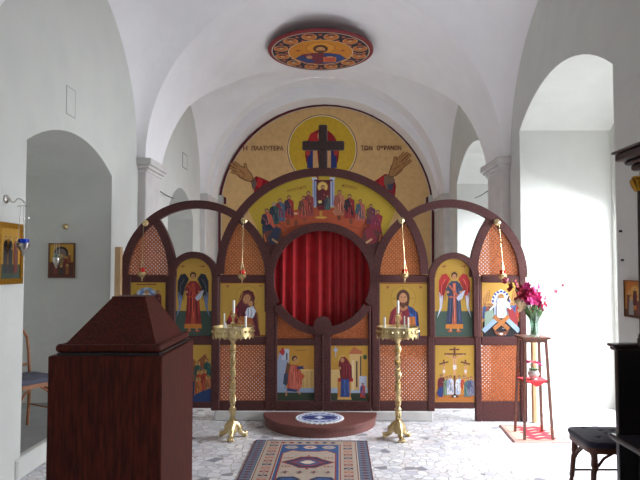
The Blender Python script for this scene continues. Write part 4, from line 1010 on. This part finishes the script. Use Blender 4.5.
# ============================================================ LARGE RUG
t = thing('patterned_rug', 'long oriental rug with blue field and beige medallion panel before the step', 'rug', (-.10,5.81,0), R(-1.1))
RW, RL = 1.03, 2.2
m = MB(); m.cbox((-RW/2,-RL,0),(RW/2,0,.010),.003); b_ = m.build('pile', mat('rug_back', (120,70,64), .95, c2=(96,60,60), scale=60), t)
p = Paint(lambda x, y: (x, -y, .0102), (0,0,1), .0001)
TL = (84,94,114); BG = (168,150,134); RD = (132,48,50); NV = (40,46,76); FB = (48,76,122)
p.rect(-RW/2,0,RW/2,RL,(92,46,48)); p.rect(-RW/2+.012,.012,RW/2-.012,RL-.012,TL)
rn = random.Random(5)
for s in (-1,1):
    y = .04
    k0 = p.k
    while y < RL-.05:
        p.k = k0
        xx = s*(RW/2-.055); p.poly([(xx-.028,y),(xx,y-.022),(xx+.028,y),(xx,y+.022)], (60,60,82)); p.poly([(xx-.012,y),(xx,y-.01),(xx+.012,y),(xx,y+.01)], RD)
        p.rect(xx-.034,y+.026,xx+.034,y+.034,(150,120,110)); y += .062
p.rect(-RW/2+.10,.03,RW/2-.10,RL-.03,(190,172,152)); p.rect(-RW/2+.108,.038,RW/2-.108,RL-.038,(110,60,58)); p.rect(-RW/2+.116,.046,RW/2-.116,RL-.046,BG)
k = 0
for s in (-1,1):
    y = .09
    k0 = p.k
    while y < RL-.08:
        p.k = k0
        xx = s*(RW/2-.184); c = [RD,NV,(172,96,76)][k%3]; k += 1
        p.poly([(xx-.036,y-.022),(xx,y-.006),(xx+.036,y-.022),(xx+.036,y+.022),(xx,y+.006),(xx-.036,y+.022)], c); p.poly([(xx-.018,y),(xx,y-.03),(xx+.018,y),(xx,y+.03)], c); p.ell(xx,y,.009,.012,BG,n=8)
        p.line([(xx-.04,y+.045),(xx+.04,y+.045)],.006,RD); y += .09
x = -.25
while x < .27:
    for yy in (.098, RL-.098): p.poly([(x-.03,yy),(x,yy-.028),(x+.03,yy),(x,yy+.028)], RD if int(x*100)%2 else NV)
    x += .075
fw = RW/2-.262
fe = .15
p.rect(-fw-.016,fe,fw+.016,RL-fe,RD); p.rect(-fw-.006,fe+.008,fw+.006,RL-fe-.008,(196,176,150)); p.rect(-fw,fe+.014,fw,RL-fe-.014,FB)
for yy in (.245, RL-.245):
    for xx, c in ((-.165,BG),(0,(196,166,150)),(.165,BG)):
        p.poly([(xx-.065,yy),(xx-.03,yy-.045),(xx+.03,yy-.045),(xx+.065,yy),(xx+.03,yy+.045),(xx-.03,yy+.045)], c); p.poly([(xx-.03,yy),(xx,yy-.016),(xx+.03,yy),(xx,yy+.016)], (110,130,160) if xx else RD)
hx = [(-fw+.02,.42),(-.15,.33),(-.08,.36),(.08,.36),(.15,.33),(fw-.02,.42)]
p.poly(hx+[(x,RL-y) for x,y in hx[::-1]], RD); h2 = [(-fw+.032,.43),(-.145,.35),(-.08,.378),(.08,.378),(.145,.35),(fw-.032,.43)]; p.poly(h2+[(x,RL-y) for x,y in h2[::-1]], BG)
for yc in (.67, 1.53):
    
    for f, c in ((1,RD),(.88,NV),(.66,RD),(.52,(60,74,112)),(.30,(200,180,160))):
        w_, h_ = .225*f, .165*f; p.poly([(-w_,yc),(-w_*.55,yc-h_*.5),(-w_*.3,yc-h_*.9),(w_*.3,yc-h_*.9),(w_*.55,yc-h_*.5),(w_,yc),(w_*.55,yc+h_*.5),(w_*.3,yc+h_*.9),(-w_*.3,yc+h_*.9),(-w_*.55,yc+h_*.5)], c)
    for s in (-1,1):
        p.rect(-.008,yc+s*.16-.03,.008,yc+s*.16+.03,RD); p.line([(-.03,yc+s*.15),(.03,yc+s*.15)],.008,RD)
        for q in (-1,1):
            xx, yy = q*.17, yc+s*.115; p.line([(xx-.035,yy),(xx+.035,yy)],.010,(150,84,74)); p.line([(xx,yy-.02),(xx,yy+.02)],.010,(150,84,74)); p.line([(xx-.03,yy-.014),(xx-.03,yy+.014)],.008,RD); p.line([(xx+.03,yy-.014),(xx+.03,yy+.014)],.008,RD)
for yc in (.93, 1.27):
    for q in (-.16,-.05,.06,.17): p.line([(q,yc-.03),(q,yc+.03)],.012,RD); p.line([(q-.025,yc),(q+.025,yc)],.012,NV)
for yc in (1.1,):
    for s in (-1,1):
        p.poly([(s*.03,yc),(s*.09,yc-.06),(s*.2,yc-.05),(s*.22,yc),(s*.2,yc+.05),(s*.09,yc+.06)], NV); p.poly([(s*.07,yc),(s*.11,yc-.03),(s*.17,yc-.025),(s*.19,yc),(s*.17,yc+.025),(s*.11,yc+.03)], FB)
p.build('woven_pattern', [M['rugpaint']], b_)
# ============================================================ BLACK CANOPIED STALL
sx0, sx1, sy0, sy1 = 1.70, 2.27, 2.85, 3.62
t = thing('canopied_stall', 'tall black wooden stall with carved canopy and gilt capital beside the wall', 'stall', (1.98,3.2,0))
def part(name, mb, m, parent=t, smooth=False): return pw(mb.build(name, m, smooth=smooth), parent)
m = MB(); m.cbox((sx0,sy1-.04,0),(sx1,sy1,1.13),.004); part('side_panel', m, M['black_wood'])
m = MB(); m.cbox((sx0,sy0,0),(sx1,sy0+.04,1.13),.004); part('side_panel', m, M['black_wood'])
for y in (sy1-.02, sy0+.02):
    m = MB(); m.cbox((sx0-.02,y-.045,1.13),(sx1,y+.035,1.150),.006); m.cbox((sx0-.035,y-.05,1.150),(sx1,y+.04,1.168),.006); part('armrest', m, M['throne_wood'])
m = MB(); m.cbox((sx0+.1,sy0+.04,0),(sx0+.13,sy1-.04,.60),.004); part('front_panel', m, M['black_wood'])
m = MB(); m.cbox((sx0-.04,sy0-.01,.625),(sx1-.05,sy1+.01,.655),.008); part('seat', m, mat('grey_black_wood', (60,56,62), .3, c2=(48,44,50), scale=20))  # seat in a greyer tone than the black panels
m = MB(); m.cbox((sx1-.05,sy0,0),(sx1,3.46,2.105),.004); part('back_panel', m, M['black_wood'])
for y in (sy0+.05, 3.45):
    m = MB(); m.cbox((1.765,y-.035,1.168),(1.835,y+.035,1.215),.005); part('pedestal', m, M['black_wood'])
    m = MB(); m.lathe([(.03,0),(.032,.01),(.024,.03),(.022,.5),(.019,.83),(.024,.845),(.02,.86)], (1.79,y,1.215), 16); part('column', m, M['throne_wood'], smooth=True)
    m = MB(); m.lathe([(.02,0),(.028,.01),(.024,.02),(.03,.04),(.042,.06),(.046,.078)], (1.79,y,2.03), 16)
    for k in range(8):
        a = 2*PI*k/8; m.tube([(1.79+.022*cos(a),y+.022*sin(a),2.03),(1.79+.04*cos(a),y+.04*sin(a),2.06),(1.79+.048*cos(a),y+.048*sin(a),2.088),(1.79+.042*cos(a),y+.042*sin(a),2.095)], [.01,.012,.012,.006], 6)
    part('gilt_capital', m, M['gold'], smooth=True)
cap = MB()
for e, z0, z1 in ((.0,2.105,2.14),(.03,2.14,2.175),(.055,2.175,2.20),(.09,2.20,2.245),(.105,2.245,2.26)):
    cap.cbox((1.775-e, sy0-e, z0), (sx1, 3.45+e-.01, z1), .008)
part('canopy', cap, M['throne_wood'])

# ============================================================ PICTURES
def wall_icon(name, label, c, w_, h_, axis, frame, fwid, draw, bg, th=.02, group=None):
    # axis: (right vector, outward normal)
    r, n = Vector(axis[0]), Vector(axis[1]); c = Vector(c)
    t = thing(name, label, 'icon', c)
    P_ = lambda x, y, d=0: r*x+Vector((0,0,y))+n*d
    m = MB(); m.prism([P_(-w_/2,-h_/2,.002),P_(w_/2,-h_/2,.002),P_(w_/2,h_/2,.002),P_(-w_/2,h_/2,.002)], n*(th*.6)); bd = m.build('board', M['picture_wood'], t)
    m = MB(); iw, ih = w_/2-fwid, h_/2-fwid
    o4 = [(-w_/2,-h_/2),(w_/2,-h_/2),(w_/2,h_/2),(-w_/2,h_/2)]; i4 = [(-iw,-ih),(iw,-ih),(iw,ih),(-iw,ih)]
    if fwid: m.band([P_(x,y,.003) for x,y in o4], [P_(x,y,.003) for x,y in i4], n*th, close=True); m.build('frame', frame, t)
    p = Paint(lambda x, y: P_(x*iw, y*ih, th*.62+.003), n, .0002)
    p.rect(-1,-1,1,1,bg,1); draw(p); p.build('painting', [M['paint'], M['leafgold']], bd)
    return t
def two_saints(p):
    p.rect(-1,-1,1,-.45,(52,66,52)); p.rect(-1,-.45,1,-.42,(120,90,40))
    for x, c, c2 in ((-.5,(32,34,40),(60,44,40)),(-.02,(46,40,40),(24,28,34)),(.52,(112,44,36),(90,60,44))):
        p.ell(x,.62,.15,.12,(150,100,40)); p.ell(x,.62,.135,.108,(220,180,90))
        p.poly([(x-.08,.5),(x+.08,.5),(x+.2,.38),(x+.22,0),(x+.19,-.78),(x-.19,-.78),(x-.22,0),(x-.2,.38)],c); p.poly([(x-.04,.4),(x+.12,.3),(x+.16,-.5),(x,-.6)],c2)
        p.ell(x,.63,.07,.07,(60,40,30)); p.ell(x,.60,.05,.055,SKIN); p.ell(x+.08,.2,.04,.03,SKIN)
wall_icon('framed_icon', 'gold-framed icon of standing dark-robed saints on the white wall', (-2.275,4.485,1.705), .36, .445, ((0,1,0),(1,0,0)), M['gold'], .04, two_saints, (206,160,70), th=.022)
def crowd(p):
    p.rect(-1,-1,1,-.1,(96,50,40)); p.ell(-.05,.45,.62,.42,(40,30,36)); p.ell(-.05,.4,.45,.34,(130,110,100))
    for x,y,c in ((-.6,.15,(120,50,40)),(-.3,.0,(90,70,60)),(0,.1,(150,120,80)),(.35,.0,(130,50,44)),(.65,.2,(150,80,50)),(-.5,-.5,(130,60,46)),(0,-.55,(60,60,56)),(.5,-.5,(150,90,50))):
        p.ell(x,y+.2,.12,.1,(206,160,70)); p.poly([(x-.15,y-.35),(x+.15,y-.35),(x+.12,y+.12),(x-.12,y+.12)],c); p.ell(x,y+.2,.06,.07,SKIN)
ci = V(60.4,260.5,6.655); wall_icon('framed_icon', 'small brown-framed icon of many figures deep in the wall niche', (ci.x,6.668,ci.z), .285, .375, ((1,0,0),(0,-1,0)), M['picture_wood'], .014, crowd, (190,146,60))
def three(p):
    p.rect(-1,-1,1,-.6,(90,60,44)); p.ell(0,.45,.4,.3,(214,170,90))
    for x,y,c in ((-.6,.1,(110,70,60)),(0,.35,(90,40,40)),(.6,.1,(60,64,80)),(-.35,-.2,(150,150,146)),(.35,-.2,(120,60,50))): p.ell(x,y+.22,.16,.12,(220,180,100)); p.poly([(x-.25,y-.7),(x+.25,y-.7),(x+.16,y+.12),(x-.16,y+.12)],c); p.ell(x,y+.22,.08,.08,SKIN)
wall_icon('icon_board', 'unframed icon of robed figures on the wall above the black stall', (2.282,4.51,1.375), .32, .27, ((0,-1,0),(-1,0,0)), M['picture_wood'], .0+.006, three, (200,140,70))

# ============================================================ WALL LAMPS
def rose(t, m_): 
    pass
t = thing('bracket_oil_lamp', 'silver oil lamp with blue glass on a bracket beside the gold-framed icon', 'oil lamp', (-2.29,4.46,2.10))
t.scale = (.92,.92,.92)
v = MB(); v.lathe([(.004,0),(.034,.003),(.036,.012),(.014,.02),(.01,.04)], n=18); m = MB(); m.v = [(z,x,y) for x,y,z in v.v]; m.f = v.f; m.m = v.m; m.c = v.c; m.build('wall_rose', M['silver'], t, smooth=True)
m = MB(); m.tube([(.03,0,0),(.05,0,-.025),(.075,0,-.022),(.09,0,0),(.11,0,.004),(.14,0,-.012),(.15,0,-.03)], .006, 8); m.build('arm', M['silver'], t, smooth=True)
m = MB(); m.tube([(.11,-.03,-.06),(.15,0,-.05),(.19,.03,-.06)], .004, 6); m.build('spreader', M['silver'], t)
for k in range(3):
    a = 2*PI*k/3; m = MB(); m.tube([(.15+.03*cos(a),.03*sin(a),-.058),(.15+.035*cos(a),.035*sin(a),-.16),(.15+.048*cos(a),.048*sin(a),-.335)], .0022, 5); m.ball((.15+.034*cos(a),.034*sin(a),-.15), .008, 6); m.build('chain', M['silver'], t)
m = MB(); m.lathe([(.006,-.45),(.012,-.44),(.008,-.425),(.02,-.415),(.036,-.39),(.046,-.365),(.05,-.35),(.042,-.345)], (.15,0,0), 18); m.build('bowl', M['silver'], t, smooth=True)
for k in range(3): a = 2*PI*k/3; m = MB(); m.tube([(.15+.04*cos(a),.04*sin(a),-.38),(.15+.058*cos(a),.058*sin(a),-.36),(.15+.054*cos(a),.054*sin(a),-.335)], .005, 6); m.build('scroll_handle', M['silver'], t)
m = MB(); m.lathe([(.03,-.355),(.038,-.34),(.043,-.315),(.04,-.315),(.034,-.34),(.02,-.35)], (.15,0,0), 18); m.build('blue_cup', M['blue_glass'], t, smooth=True)

k0 = V(62,226,6.6); t = thing('hanging_oil_lamp', 'clear silver oil lamp hanging in front of the niche icon', 'oil lamp', (k0.x,6.67,k0.z))
v = MB(); v.lathe([(.004,0),(.03,.003),(.032,.02),(.016,.032),(.008,.05)], n=18); m = MB(); m.v = [(x,-z,y) for x,y,z in v.v]; m.f = v.f; m.m = v.m; m.c = v.c; m.build('wall_rose', M['brass'], t, smooth=True)
m = MB(); m.tube([(0,-.05,0),(-.02,-.09,.01),(-.035,-.12,-.02),(-.04,-.13,-.05)], .004, 6); m.build('hook', M['silver'], t)
for k in range(3):
    a = 2*PI*k/3; m = MB(); m.tube([(-.04,-.13,-.05),(-.04+.02*cos(a),-.13+.02*sin(a),-.1),(-.04+.034*cos(a),-.13+.034*sin(a),-.33)], .002, 5); m.build('chain', M['silver'], t)
m = MB(); m.lathe([(.005,-.45),(.01,-.44),(.007,-.43),(.018,-.415),(.036,-.38),(.04,-.345),(.036,-.335)], (-.04,-.13,0), 16); m.build('bowl', M['silver'], t, smooth=True)
m = MB(); m.lathe([(.02,-.36),(.028,-.34),(.032,-.30),(.03,-.30),(.02,-.355)], (-.04,-.13,0), 16); m.build('clear_cup', M['clear'], t, smooth=True)

# small hatches and wires on the walls
def hatch(y0, y1, z0, z1, label):
    m = MB(); X = -WX; e = .008
    for a,b,c,d in ((y0,y1,z0,z0+e),(y0,y1,z1-e,z1),(y0,y0+e,z0,z1),(y1-e,y1,z0,z1)): m.box((X+.001,a,c),(X+.005,b,d))
    t = thing('wall_hatch', label, 'hatch', (X,(y0+y1)/2,z0)); pw(m.build('rim', M['iron'] if y0 > 8 else mat('hatch_rim', (170,172,168), .8), smooth=False), t)
    m = MB(); m.cbox((X+.0005,y0+e,z0+e),(X+.004,y1-e,z1-e),.001); pw(m.build('cover', M['plaster']), t)
hatch(5.46,5.66,2.98,3.24,'small square plastered hatch high above the niche arch')
hatch(9.92,10.25,3.23,3.47,'tiny hatch on the wall beyond the pilaster, above the small arch')
for s, lb in ((-1,'thin dark wire on the wall above the small blind arch'),(1,'thin dark wire across the wall above the far window')):
    a = V(322+s*178,191,8.28); b = V(322+s*154,197.5,9.2); m = MB(); m.tube([(s*2.2,8.26,a.z),(s*2.235,8.8,(a.z+b.z)/2-.01),(s*2.27,9.3,b.z)], .006, 6)
    tag(m.build('wire', M['iron']), lb, 'wire')
for z, y, lb in ((1.66,4.72,'small dark nail in the wall just above the unframed icon'),(1.88,4.74,'upper small dark nail in the wall beside the bright niche')):
    m = MB(); m.tube([(2.29,y,z),(2.27,y,z)], .008, 8); tag(m.build('nail', M['iron']), lb, 'nail')
